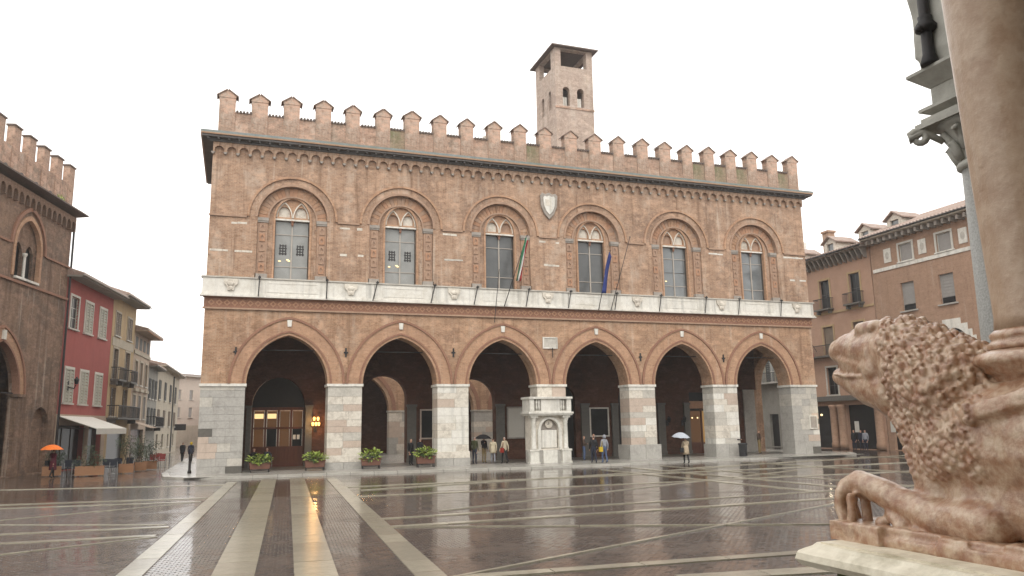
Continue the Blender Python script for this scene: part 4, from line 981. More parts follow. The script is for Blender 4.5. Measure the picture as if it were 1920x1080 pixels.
rh = thing('red_house', 'red plastered house with cream shutters and white awning beside the brick hall', 'house', (-9.4,11.3,0), along(9.3))
wx = [(0.95,2.45),(3.85,5.35),(6.95,8.45)]
hz = [rect(a,c,9.85,12.1) for a, c in wx]+[rect(a,c,4.65,7.0) for a, c in wx]+[rect(0.35,5.4,0.05,3.1),rect(6.3,9.2,0.05,3.1)]
shell(rh, 9.95, 13.3, 9, 'plaster_red', hz)
MB().box(0.0,9.95,-0.06,0,3.1,3.85).obj('fascia', 'plaster_beige', rh)
for a, c in ((0,0.35),(5.4,6.3),(9.2,9.95)): MB().box(a,c,-0.05,0,0,3.1).obj('shop_pier', 'plaster_beige', rh)
for i, (a, c) in enumerate(wx):
    window(rh,a,c,9.85,12.1,'white_casing','glass_black','white_casing','shutter_cream',[1.9,0,0][i])
    window(rh,a,c,4.65,7.0,'white_casing','glass_black','white_casing','shutter_cream',0)
for a, c in ((0.35,5.4),(6.3,9.2)):
    s_ = MB().box(a,c,0.3,0.36,2.9,3.1).obj('shop_window', 'frame_dark', rh)
    n = 3
    for k in range(n):
        MB().box(a+(c-a)*k/n+0.05,a+(c-a)*(k+1)/n-0.05,0.32,0.34,0.1,2.9).obj('pane', 'glass_black', s_)
        MB().box(a+(c-a)*k/n,a+(c-a)*k/n+0.05,0.28,0.38,0.05,2.9).obj('post', 'frame_dark', s_)
roof(rh, 9.95, 13.3, 9, 1.0, 2.0, 'tile_roof', 'plaster_grey')
aw = MB().hull([(0.3,-0.02,3.75),(6.9,-0.02,3.75),(0.3,-0.02,3.70),(6.9,-0.02,3.70),(0.3,-2.5,2.85),(6.9,-2.5,2.85),(0.3,-2.5,2.80),(6.9,-2.5,2.80)]).obj('awning', 'awning', rh)
MB().box(0.3,6.9,-2.52,-2.5,2.45,2.85).obj('valance', 'awning', aw)
for x in (0.5,6.7): MB().tube([(x,0,2.9),(x,-2.4,2.8)], 0.025, 6).obj('awning_arm', 'iron', aw)
ch = MB().box(-0.4,0.5,3.0,3.9,14.4,16.2).box(-0.5,0.6,2.9,4.0,16.2,16.4).obj('chimney', 'stone_side', rh)

oh = thing('ochre_house', 'faded ochre house with brown shutters and iron balconies', 'house', (-7.78,21.19,0), along(7))
ox = [(0.9,2.3),(4.6,6.0)]
shell(oh, 7.3, 13.6, 9, 'plaster_ochre', [rect(a,c,10.5,12.4) for a, c in ox]+[rect(a,c,6.9,9.4) for a, c in ox]+[rect(a,c,3.9,6.2) for a, c in ox]+[rect(0.8,6.4,0.05,2.9)])
for a, c in ox:
    window(oh,a,c,10.5,12.4,'frame_grey','glass_black','plaster_cream','shutter_brown',0)
    window(oh,a,c,6.9,9.4,'frame_grey','glass_black','plaster_cream','shutter_brown',2.6)
    window(oh,a,c,3.9,6.2,'frame_grey','glass_black',None,'shutter_brown',2.6)
    balcony(oh,a-0.4,c+0.4,6.85,0.7,'iron','stone_dark')
balcony(oh,0.2,7.1,3.75,0.9,'iron','stone_dark')
MB().box(0.3,7.0,-0.04,0,9.6,10.3).obj('painted_band', 'plaster_cream', oh)
MB().box(0.8,6.4,0.3,0.34,0.05,2.9).obj('shop_window', 'glass_black', oh)
roof(oh, 7.3, 13.6, 9, 1.1, 2.0, 'tile_roof', 'plaster_grey')
t3 = thing('beige_house', 'narrow beige house with tall mouldings and a red eave board', 'house', (-6.88,28.48,0), along(4))
tx = [(0.8,2.0),(3.3,4.5),(5.8,7.0)]
shell(t3, 8.0, 11.6, 9, 'plaster_beige', [rect(a,c,6.9,9.0) for a, c in tx]+[rect(a,c,3.8,5.9) for a, c in tx]+[rect(1,7,0.05,2.8)])
for a, c in tx:
    window(t3,a,c,6.9,9.0,'frame_grey','glass_black','plaster_cream'); window(t3,a,c,3.8,5.9,'frame_grey','glass_black','plaster_cream','shutter_grey',2.6)
    MB().box(a-0.3,c+0.3,-0.25,0,6.25,6.5).obj('window_ledge', 'plaster_cream', t3)
MB().box(0,8.0,-0.1,0,9.6,9.9).obj('string_course', 'plaster_cream', t3)
for k in range(4): MB().box(0.5+k*1.9,1.6+k*1.9,-0.02,0.0,10.1,11.2).obj('attic_opening', 'shutter_dark', t3)
MB().box(1,7,0.3,0.34,0.05,2.8).obj('shop_window', 'glass_black', t3)
aw2 = MB().hull([(0.8,-0.02,3.5),(4.4,-0.02,3.5),(0.8,-1.6,2.95),(4.4,-1.6,2.95),(0.8,-1.6,2.9),(4.4,-1.6,2.9)]).obj('awning', 'plaster_beige', t3)
roof(t3, 8.0, 11.6, 9, 1.0, 1.6, 'tile_roof', 'plaster_beige')
MB().box(-0.1,8.1,-1.12,-1.06,11.55,11.85).obj('eave_board', 'terracotta_orange', t3)
t4 = thing('shuttered_house', 'low grey house with dark shutters beyond the beige house', 'house', (-6.33,36.48,0), along(2))
fx = [(0.6,1.8),(2.9,4.1),(5.2,6.4)]
shell(t4, 7.1, 9.0, 9, 'plaster_grey', [rect(a,c,5.9,7.9) for a, c in fx]+[rect(a,c,3.3,5.0) for a, c in fx])
for a, c in fx: window(t4,a,c,5.9,7.9,shut='shutter_dark'); window(t4,a,c,3.3,5.0,shut='shutter_dark')
balcony(t4,0.3,6.8,3.1,0.9,'iron','stone_dark')
roof(t4, 7.1, 9.0, 9, 0.7, 1.4, 'tile_roof', 'plaster_grey')
MB().box(4.4,5.5,2.5,3.4,10.2,11.9).obj('chimney', 'shutter_dark', t4)
t5 = thing('cream_house', 'cream house with grey shutters near the end of the street', 'house', (-6.08,43.57,0), along(2))
gx = [(1.2,2.8),(6.2,7.8),(11.5,13.1),(17,18.6)]
shell(t5, 22, 9.6, 9, 'plaster_cream', [rect(a,c,6.1,8.2) for a, c in gx]+[rect(a,c,3.2,5.0) for a, c in gx]+[rect(a,c,0.8,2.3) for a, c in gx])
for a, c in gx: window(t5,a,c,6.1,8.2,shut='shutter_dark'); window(t5,a,c,3.2,5.0,shut='shutter_brown'); window(t5,a,c,0.8,2.3)
roof(t5, 22, 9.6, 9, 0.7, 1.4, 'tile_roof', 'plaster_cream')
MB().tube([(14.8,-0.1,9.4),(14.8,-0.1,0.1)], 0.09, 6).obj('downpipe', 'shutter_dark', t5)
MB().box(19.0,19.15,-1.4,0.0,2.7,3.5).obj('hanging_sign', 'iron', t5)
MB().box(2.0,2.8,2.5,3.3,11.0,12.8).obj('chimney', 'terracotta', t5)
t6 = thing('far_palazzo', 'long brick palazzo painted pale for haze, closing the far end of the street', 'building', (-9.0,100,0), along(38))
ax = [2+k*3.0 for k in range(9)]
shell(t6, 30, 12.2, 8, 'plaster_hazed', [rect(a,a+0.9,8.2,9.9) for a in ax]+[rect(a,a+0.9,5.0,6.8) for a in ax])
for a in ax: window(t6,a,a+0.9,8.2,9.9,pane='shutter_grey',grid=(1,1)); window(t6,a,a+0.9,5.0,6.8,pane='shutter_grey',grid=(1,1))
MB().box(0,30,-0.1,0,0,3.6).obj('rusticated_base', 'plaster_cream', t6)
roof(t6, 30, 12.2, 8, 0.8, 1.0, 'tile_dark', 'plaster_cream', tiles=False)
t7 = thing('far_pink_house', 'pink house at the far end of the street beside the palace corner', 'house', (-1.5,96,0), R(180+90))
t7.rotation_euler = (0,0,R(-90)); t7.location = (1.2,110,0)
shell(t7, 30, 9.6, 8, 'plaster_far_pink', [rect(2+k*3,3.2+k*3,7,8.6) for k in range(9)]+[rect(2+k*3,3.2+k*3,4,6) for k in range(9)])
for k in range(9): window(t7,2+k*3,3.2+k*3,7,8.6,grid=(1,1)); window(t7,2+k*3,3.2+k*3,4,6,grid=(1,1))
roof(t7, 30, 9.6, 8, 0.8, 1.5, 'tile_roof', 'plaster_cream', tiles=False)

# --- houses on the right side of the square (local x runs towards the camera)
RZ = R(-90)
rb = thing('brick_corner_house', 'brown brick house with white stone doorway surround on the right', 'house', (54,3.4,0), RZ)
bx = [3.1,6.85,10.6,14.4]
holes = [rect(a,a+1.35,15.55,17.0) for a in bx]+[rect(a-0.2,a+0.85+0.3,11.4,13.75) for a in bx]
arch_h = [door(c,0.05,8.1,1.35,roundarc(c,8.1,1.35,14)) for c in (7.4,12.9)]
shell(rb, 22, 18.0, 10, 'brick_right', holes+arch_h+[rect(0.6,4.4,0.05,3.9)], 0.4)
for a in bx:
    window(rb,a,a+1.35,15.55,17.0,'white_casing','shutter_grey','white_casing',grid=(1,1),sill='stone_white')
    w = window(rb,a-0.2,a+1.15,11.4,13.75,'shutter_grey','shutter_grey',None,grid=(1,1),sill='stone_grey',y=0.2)
    for k in range(7): MB().box(a-0.14,a+1.09,0.17,0.195,11.95+k*0.25,11.95+k*0.25+0.22).obj('blind_slat', 'shutter_grey', w)
    MB().box(a-0.14,a+1.09,0.16,0.19,11.46,11.9).obj('open_gap', 'glass_black', w)
MB().box(0.2,22,-0.08,0,15.1,15.4).obj('string_course', 'stone_white', rb)
for x in (1.5,5.1,8.9,12.7): 
    p = MB().box(x,x+0.75,-0.06,0,15.75,16.95).obj('relief_panel', 'stone_white', rb); MB().ball((x+0.38,-0.06,16.35),(0.2,0.05,0.32)).obj('relief', 'stone_pale', p)
for c in (7.4,12.9):
    st = [(c-1.35,0.1),(c-1.35,8.1)]+roundarc(c,8.1,1.35,14)[1:-1]+[(c+1.35,8.1),(c+1.35,0.1),(c+2.7,0.1),(c+2.7,8.2),(c+2.0,8.2),(c+2.0,8.7),(c+1.7,8.7),(c+1.7,9.2),(c+1.35,9.2),(c+1.35,9.7),(c+0.8,9.7),(c+0.8,10.15),(c-0.8,10.15),(c-0.8,9.7),(c-1.35,9.7),(c-1.35,9.2),(c-1.7,9.2),(c-1.7,8.7),(c-2.0,8.7),(c-2.0,8.2),(c-2.7,8.2),(c-2.7,0.1)]
    MB().plate(st[::-1], [], -0.07, 0.0).obj('stone_surround', 'stone_white', rb)
    MB().plate(door(c,0.05,8.1,1.34,roundarc(c,8.1,1.34,14)), [], 0.3, 0.35).obj('dark_opening', 'door_black', rb)
MB().box(0.6,4.4,0.3,0.36,0.05,3.9).obj('dark_opening', 'door_black', rb)
for k in range(34): MB().box(0.3+k*0.65,0.52+k*0.65,-0.75,0,17.55,17.9).obj('eave_bracket', 'stone_side', rb)
roof(rb, 22, 18.0, 10, 1.0, 2.5, 'tile_roof', 'stone_cream', gut='iron')
c_ = MB().box(10.2,11.5,2.2,3.2,19,22.4).box(10.0,11.7,2.0,3.4,22.4,22.6).obj('chimney', 'brick_right', rb)
MB().hull([(9.9,1.9,22.6),(11.8,1.9,22.6),(11.8,3.5,22.6),(9.9,3.5,22.6),(10.85,2.7,23.2)]).obj('chimney_roof', 'tile_roof', c_)
def dormer(par, x, y, z, s=1.0):
    d = MB().plate([(x-0.8*s,z),(x+0.8*s,z),(x+0.8*s,z+1.0*s),(x,z+1.5*s),(x-0.8*s,z+1.0*s)], [rect(x-0.45*s,x+0.45*s,z+0.2*s,z+0.95*s)[::-1]], y, y+2.5).obj('dormer', 'stone_cream', par)
    MB().plate([(x-1.05*s,z+0.95*s),(x,z+1.62*s),(x+1.05*s,z+0.95*s),(x+1.05*s,z+1.07*s),(x,z+1.76*s),(x-1.05*s,z+1.07*s)], [], y-0.25, y+2.6).obj('dormer_roof', 'tile_roof', d)
    MB().box(x-0.45*s,x+0.45*s,y+0.2,y+0.24,z+0.2*s,z+0.95*s).obj('pane', 'glass_clear', d)
rp = thing('pink_house', 'pale pink house with dark balcony windows between palace and brick house', 'house', (54,15.4,0), RZ)
qx = [1.6,5.4,9.2]
holes = []
for a in qx: holes += [rect(a,a+1.3,12.9,15.6), rect(a,a+1.3,8.6,11.2), rect(a,a+1.3,4.9,7.4)]
shell(rp, 11.9, 17.6, 10, 'plaster_pink', holes+[rect(0.5,5.4,0.05,3.9),rect(7.4,11.4,0.05,3.9)], 0.4)
for i, a in enumerate(qx):
    window(rp,a,a+1.3,12.9,15.6,'shutter_dark','glass_black','plaster_ochre',grid=(2,2),y=0.22); balcony(rp,a-0.35,a+1.65,12.85,0.6,'iron','stone_dark')
    window(rp,a,a+1.3,8.6,11.2,'shutter_brown','shutter_brown','plaster_ochre',grid=(1,1),y=0.1)
    window(rp,a,a+1.3,4.9,7.4,'shutter_dark','glass_black','stone_pale',y=0.2)
MB().box(0,11.9,-0.08,0,12.35,12.55).obj('string_course', 'plaster_ochre', rp)
balcony(rp,0.4,11.6,8.5,0.7,'iron','stone_dark')
MB().box(0.1,11.8,-0.5,0,4.3,4.75).obj('cornice', 'stone_dark', rp)
for x in (6.0,7.0,11.3): MB().lathe([(0.42,0.05),(0.42,0.5),(0.36,0.6),(0.36,3.6),(0.45,3.8),(0.45,3.95)], (x,-0.12,0), 12).obj('pillar', 'brick_right', rp, smooth=True)
MB().box(0.5,5.4,0.36,0.4,0.05,3.9).box(7.4,11.4,0.36,0.4,0.05,3.9).obj('dark_opening', 'door_black', rp)
for k in range(20): MB().plate([(0,0),(0,-0.9),(-0.3,-0.85),(-0.75,-0.05),(-0.75,0)], [], 0, 0.14).obj('eave_bracket', 'stone_side', rp, loc=(0.2+k*0.6,0,17.58)).rotation_euler = (0,0,R(90))
roof(rp, 11.9, 17.6, 10, 1.0, 2.0, 'tile_roof', 'stone_side', gut='iron')
for x, y, z in ((1.6,0.6,18.1),(6.6,0.6,18.2),(10.2,1.4,18.6)): dormer(rp,x,y,z,0.95)
dormer(rb,2.0,1.0,18.6,1.0)
MB().box(4.6,5.4,1.6,2.4,18.6,20.6).box(4.5,5.5,1.5,2.5,20.6,20.8).obj('chimney', 'terracotta_pale', rp)
MB().box(-0.6,0.2,2.6,3.4,18.6,20.9).obj('chimney', 'stone_white', rp)
mini = [('small_flag','small red and white flag hanging from the pink house, nearer the palace',2.6),('small_flag','small red and white flag hanging from the pink house, nearer the lion',5.0)]
for nm, lbl, x in mini:
    t = thing(nm, lbl, 'flag', (54,15.4-x,8.9), RZ)
    MB().tube([(0,-0.6,0),(0.0,-1.5,1.4)], 0.025, 6).obj('flag_pole', 'iron', t)
    MB().hull([(0.0,-1.45,1.3),(0.12,-1.45,1.25),(0.25,-1.3,0.3),(0.05,-1.2,0.2)]).obj('flag_cloth', 'flag_white', t)
    MB().hull([(0.25,-1.3,0.28),(0.05,-1.2,0.18),(0.3,-1.2,-0.5),(0.08,-1.1,-0.5)]).obj('flag_cloth', 'flag_red', t)
rg = thing('grey_house', 'grey house with tall shuttered window and balcony seen through the sixth arch', 'house', (54,29,0), RZ)
sx = [2.0,6.0,10.2]
shell(rg, 13.5, 15, 10, 'plaster_grey', [rect(a,a+1.3,6.6,9.6) for a in sx]+[rect(a,a+1.3,11,13) for a in sx]+[rect(a,a+1.4,0.05,3.3) for a in sx], 0.4)
for a in sx:
    window(rg,a,a+1.3,6.6,9.6,'white_casing','glass_curtain','plaster_cream','shutter_dark',2.7); window(rg,a,a+1.3,11,13,'white_casing','glass_black','plaster_cream')
    MB().box(a,a+1.4,0.3,0.34,0.05,3.3).obj('dark_opening', 'door_black', rg)
    MB().box(a-0.35,a+1.65,-0.25,0,9.85,10.05).obj('window_hood', 'plaster_cream', rg)
balcony(rg,1.0,13.0,6.5,1.0,'iron','stone_grey')
roof(rg, 13.5, 15, 10, 0.8, 2.4, 'tile_roof', 'stone_side')
# terrace beyond, so that the square is closed behind the palace
# ================================================================== plants, street furniture
def leaves(b_, rq, n, c, r, size, up=0.3, shape='hosta'):
    for k in range(n):
        while True:
            p = Vector((rq.uniform(-1,1),rq.uniform(-1,1),rq.uniform(-1,1)))
            if 0.25 < p.length < 1: break
        d = Vector((p.x+rq.uniform(-.5,.5),p.y+rq.uniform(-.5,.5),p.z*0.4+up+rq.uniform(-.5,.5))).normalized()
        q = Vector((c[0]+p.x*r[0],c[1]+p.y*r[1],c[2]+p.z*r[2])); L = size*rq.uniform(0.6,1.2)
        s = d.cross(Vector((rq.uniform(-.3,.3),rq.uniform(-.3,.3),1))).normalized()*L*(0.34 if shape == 'hosta' else 0.16); nrm = s.cross(d).normalized()*L*0.14
        b_.add([q, q+d*L*0.5+s-nrm, q+d*L-nrm*2, q+d*L*0.5-s-nrm, q+d*L*0.5], [(0,1,4),(1,2,4),(2,3,4),(3,0,4)])
    return b_
boxes = [((3.45,-0.35),'terracotta flower box with lime leaves beside the large left corner pier'),((6.55,-0.55),'terracotta flower box with lime leaves left of the second pier'),
         ((9.85,-0.6),'terracotta flower box with bushy green leaves right of the second pier'),((13.2,-0.75),'terracotta flower box with lime leaves left of the third pier')]
for i, (p, lbl) in enumerate(boxes):
    rq = random.Random(20+i)
    t = thing('flower_box', lbl, 'flower box', (p[0],p[1],0.12), 0, 'flower boxes under the arches'); t.scale = (0.86,0.86,0.80+0.05*i)
    MB().plate([(-0.62,0.24),(0.62,0.24),(0.68,0.66),(-0.68,0.66)], [], -0.22, 0.22).obj('trough', 'pot_terracotta', t, bevel=0.02)
    MB().box(-0.72,0.72,-0.25,0.25,0.66,0.72).obj('rim', 'pot_terracotta', t, bevel=0.01)
    MB().box(-0.66,0.66,-0.19,0.19,0.70,0.735).obj('soil', 'soil', t)
    f_ = MB()
    for s in (-1,1):
        for y in (-0.2,0.2): f_.box(s*0.58-0.03,s*0.58+0.03,y-0.03,y+0.03,0.0,0.24)
    f_.box(-0.62,0.62,-0.23,0.23,0.2,0.24).obj('stand', 'iron', t)
    tall = 0.42 if i != 2 else 0.55
    leaves(MB(), rq, 170, (0,0,0.90), (0.80,0.36,tall*0.85), 0.25).obj('foliage', 'leaf_lime', t)
    leaves(MB(), rq, 110, (0,0,0.84), (0.68,0.32,tall*0.6), 0.22, 0.0).obj('inner_foliage', 'leaf_lime_dark', t)

AZ = along(9.3)
pl = [((-8.3,5.6),1.0,1.3,'leaf_dark','wooden planter with dark shrub right beside the orange umbrella'),((-6.1,4.5),1.55,1.5,'leaf_olive','longest wooden planter with loose shrub in front of the awning'),
      ((-4.35,6.4),0.85,2.2,'leaf_olive','wooden planter with tall olive shrub, nearest the palace among the small ones'),((-3.85,8.9),0.85,2.3,'leaf_olive','wooden planter with tall olive shrub in the middle of the street row'),((-3.4,10.6),0.9,1.6,'leaf_dark','wooden planter with dark shrub farthest down the street')]
for i, (p, L, h, lm, lbl) in enumerate(pl):
    rq = random.Random(40+i)
    t = thing('wooden_planter', lbl, 'planter', (p[0],p[1],0), 0.15, 'wooden planters outside the cafe')
    for k in range(3): MB().box(-L/2,L/2,-0.24,-0.21,0.06+k*0.18,0.06+k*0.18+0.172).obj('plank', 'wood_planter', t)
    MB().box(-L/2,-L/2+0.04,-0.21,0.24,0.06,0.6).box(L/2-0.04,L/2,-0.21,0.24,0.06,0.6).box(-L/2+0.04,L/2-0.04,0.2,0.24,0.06,0.6).obj('side_boards', 'wood_planter', t)
    MB().box(-L/2+0.04,L/2-0.04,-0.2,0.2,0.5,0.56).obj('soil', 'soil', t)
    tb = MB()
    for k in range(4): tb.tube([(rq.uniform(-L/3,L/3),0,0.5),(rq.uniform(-L/3,L/3),rq.uniform(-.1,.1),0.5+h*0.45),(rq.uniform(-L/2,L/2),rq.uniform(-.3,.3),h)], [0.025,0.018,0.008], 5)
    tb.obj('stems', 'bark', t)
    f_ = MB()
    for k in range(5): leaves(f_, rq, 90, (rq.uniform(-L/2.6,L/2.6),rq.uniform(-.15,.15),0.75+(h-0.7)*rq.random()), (0.36,0.32,0.34), 0.16, 0.2, 'narrow')
    f_.obj('foliage', lm, t)

mat('chair_navy', (0.022,0.026,0.04), (0.015,0.018,0.028), 5, 0.6); mat('chair_metal', (0.5,0.5,0.5), rough=0.35, metal=0.7); mat('chair_red', (0.30,0.05,0.045), (0.22,0.04,0.035), 5, 0.6)
def cafe_chair(loc, rz, lbl, m, grp):
    t = thing('cafe_chair', lbl, 'chair', (loc[0],loc[1],0), rz, grp)
    MB().box(-0.22,0.22,-0.22,0.22,0.43,0.47).obj('seat', m, t); MB().box(-0.22,0.22,0.19,0.22,0.55,0.95).obj('backrest', m, t)
    for sx_ in (-1,1):
        for sy_ in (-1,1): MB().tube([(sx_*0.2,sy_*0.2,0.45 if sy_ < 0 else 0.9),(sx_*0.23,sy_*0.23,0.0)], 0.018, 6).obj('leg', 'chair_metal', t)
        MB().tube([(sx_*0.22,-0.2,0.45),(sx_*0.23,-0.2,0.65),(sx_*0.23,0.2,0.67)], 0.016, 6).obj('armrest', m, t)
def cafe_table(loc, lbl):
    t = thing('cafe_table', lbl, 'table', (loc[0],loc[1],0), 0.3, 'cafe tables in the street')
    MB().lathe([(0.36,0.72),(0.37,0.73),(0.37,0.755),(0.36,0.76)], n=18).obj('table_top', 'chair_navy', t)
    MB().lathe([(0.22,0.0),(0.2,0.03),(0.035,0.06),(0.03,0.72)], n=10).obj('table_leg', 'chair_metal', t)
for x, y, rz, lbl in [(-7.35,5.6,2.9,'navy cafe chair between the first two planters, left of the pair'),(-6.95,5.3,3.4,'navy cafe chair between the first two planters, right of the pair'),
                      (-5.35,5.9,3.0,'navy cafe chair right of the longest planter, leftmost of three'),(-4.95,5.6,3.2,'navy cafe chair right of the longest planter, middle of three'),(-4.9,7.0,3.3,'navy cafe chair right of the longest planter, hindmost of three'),
                      (-4.3,8.0,3.1,'navy cafe chair behind the olive shrub nearest the palace')]:
    cafe_chair((x,y), rz, lbl, 'chair_navy', 'navy cafe chairs')
for x, y, rz, lbl in [(-3.4,14.0,2.6,'red cafe chair beyond the planters, nearest one'),(-3.0,15.4,3.3,'red cafe chair beyond the planters, middle one'),(-3.3,16.9,2.9,'red cafe chair beyond the planters, farthest one')]:
    cafe_chair((x,y), rz, lbl, 'chair_red', 'red cafe chairs')
cafe_table((-7.1,6.3), 'small round cafe table behind the pair of navy chairs'); cafe_table((-5.2,6.7), 'small round cafe table among the three navy chairs')

t = thing('black_bollard', 'black bollard at the left corner of the palace', 'bollard', (-0.42,1.6,0.12))
MB().lathe([(0.11,0),(0.11,0.12),(0.075,0.18),(0.065,0.85),(0.09,0.9),(0.09,0.98),(0.05,1.08),(0.02,1.1)], n=14).obj('post', 'iron', t, smooth=True); MB().lathe([(0.07,0.6),(0.085,0.64),(0.07,0.68)], n=14).obj('ring', 'iron', t)
mat('bin_black', (0.035,0.036,0.038), (0.025,0.026,0.028), 4, 0.45)
t = thing('litter_bin', 'black litter bin at the foot of the sixth pier', 'bin', (36.45,-0.75,0.12))
MB().lathe([(0.26,0),(0.28,0.05),(0.30,0.8),(0.34,0.84),(0.34,0.92),(0.27,0.94),(0.24,0.86)], n=16).obj('drum', 'bin_black', t, smooth=True)
MB().lathe([(0.285,0.3),(0.30,0.32),(0.29,0.34)], n=16).obj('band', 'iron', t)
t = thing('notice_post', 'thin post with small white notice board by the right corner pier', 'sign', (41.9,0.4,0.12))
MB().tube([(0,0,0),(0,0,2.3)], 0.045, 8).obj('post', 'iron', t); MB().box(-0.18,0.18,-0.07,-0.045,1.45,2.25).obj('board', 'stone_white', t); MB().box(-0.18,0.18,-0.085,-0.07,1.42,1.5).obj('red_strip', 'flag_red', t)
t = thing('wall_notice', 'grey framed notice panel fixed to the right corner pier', 'sign', (43.45,-0.02,1.95))
MB().plate(rect(-0.36,0.36,0,1.0), [rect(-0.3,0.3,0.07,0.93)[::-1]], -0.07, 0).obj('panel_frame', 'stone_white', t); MB().box(-0.3,0.3,-0.04,-0.01,0.07,0.93).obj('panel_face', 'stone_side', t)
t = thing('corner_lamp', 'small lit lamp on the edge of the right corner pier', 'lamp', (44.0,-0.05,3.0))
MB().box(-0.03,0.03,-0.2,0.0,-0.04,0.02).obj('bracket', 'iron', t); MB().ball((0.05,-0.24,-0.02),(0.09,0.08,0.08)).obj('bulb', 'lamp_white', t, smooth=True)
ld = bpy.data.lights.new('corner_light','POINT'); ld.energy = 6; ld.color = (1.0,0.85,0.6); ld.shadow_soft_size = 0.1
lo = bpy.data.objects.new('corner_light', ld); COL.objects.link(lo); lo.parent = t; lo.location = (0.1,-0.5,-0.05)
q = lantern((-9.4+math.sin(R(9.3))*1.6+0.05,11.3+math.cos(R(9.3))*1.6,6.0), 'dark iron lantern on the red house wall beside the drainpipe', False, AZ, s=1.5)
for nm, y, lbl in [('poster',6.5,'white paper poster on the left pillar of the pink house arcade'),('poster',3.0,'white paper poster on the wall right of the arcade pillars')]:
    tag(MB().box(0,0.5,-0.02,0,0,0.95).obj(nm, 'white_casing', None, loc=(53.45 if y > 4 else 53.96,y,1.5)), lbl, 'poster').rotation_euler = (0,0,RZ)

# ================================================================== people
for nm, c in {'skin':(0.48,0.28,0.2),'hair_dark':(0.035,0.025,0.02),'hair_grey':(0.38,0.37,0.36),'cl_black':(0.016,0.016,0.018),'cl_navy':(0.022,0.026,0.045),'cl_olive':(0.06,0.065,0.03),'cl_cream':(0.52,0.45,0.32),'cl_khaki':(0.26,0.19,0.09),'cl_burgundy':(0.11,0.014,0.028),
              'cl_grey':(0.27,0.28,0.31),'cl_jeans':(0.075,0.11,0.2),'cl_brown':(0.08,0.05,0.035),'cl_shoe':(0.02,0.018,0.016),'cl_red':(0.28,0.03,0.02),'cl_beige':(0.45,0.36,0.25),'cl_yellow':(0.6,0.42,0.03),'um_orange':(0.85,0.20,0.03),'um_grey':(0.42,0.45,0.5),'um_black':(0.015,0.015,0.017),'um_yellow':(0.75,0.55,0.05)}.items():
    mat(nm, c, tuple(x*0.8 for x in c), 9, 0.8)
SLOT = ['skin','hair','coat','trs','shoe']
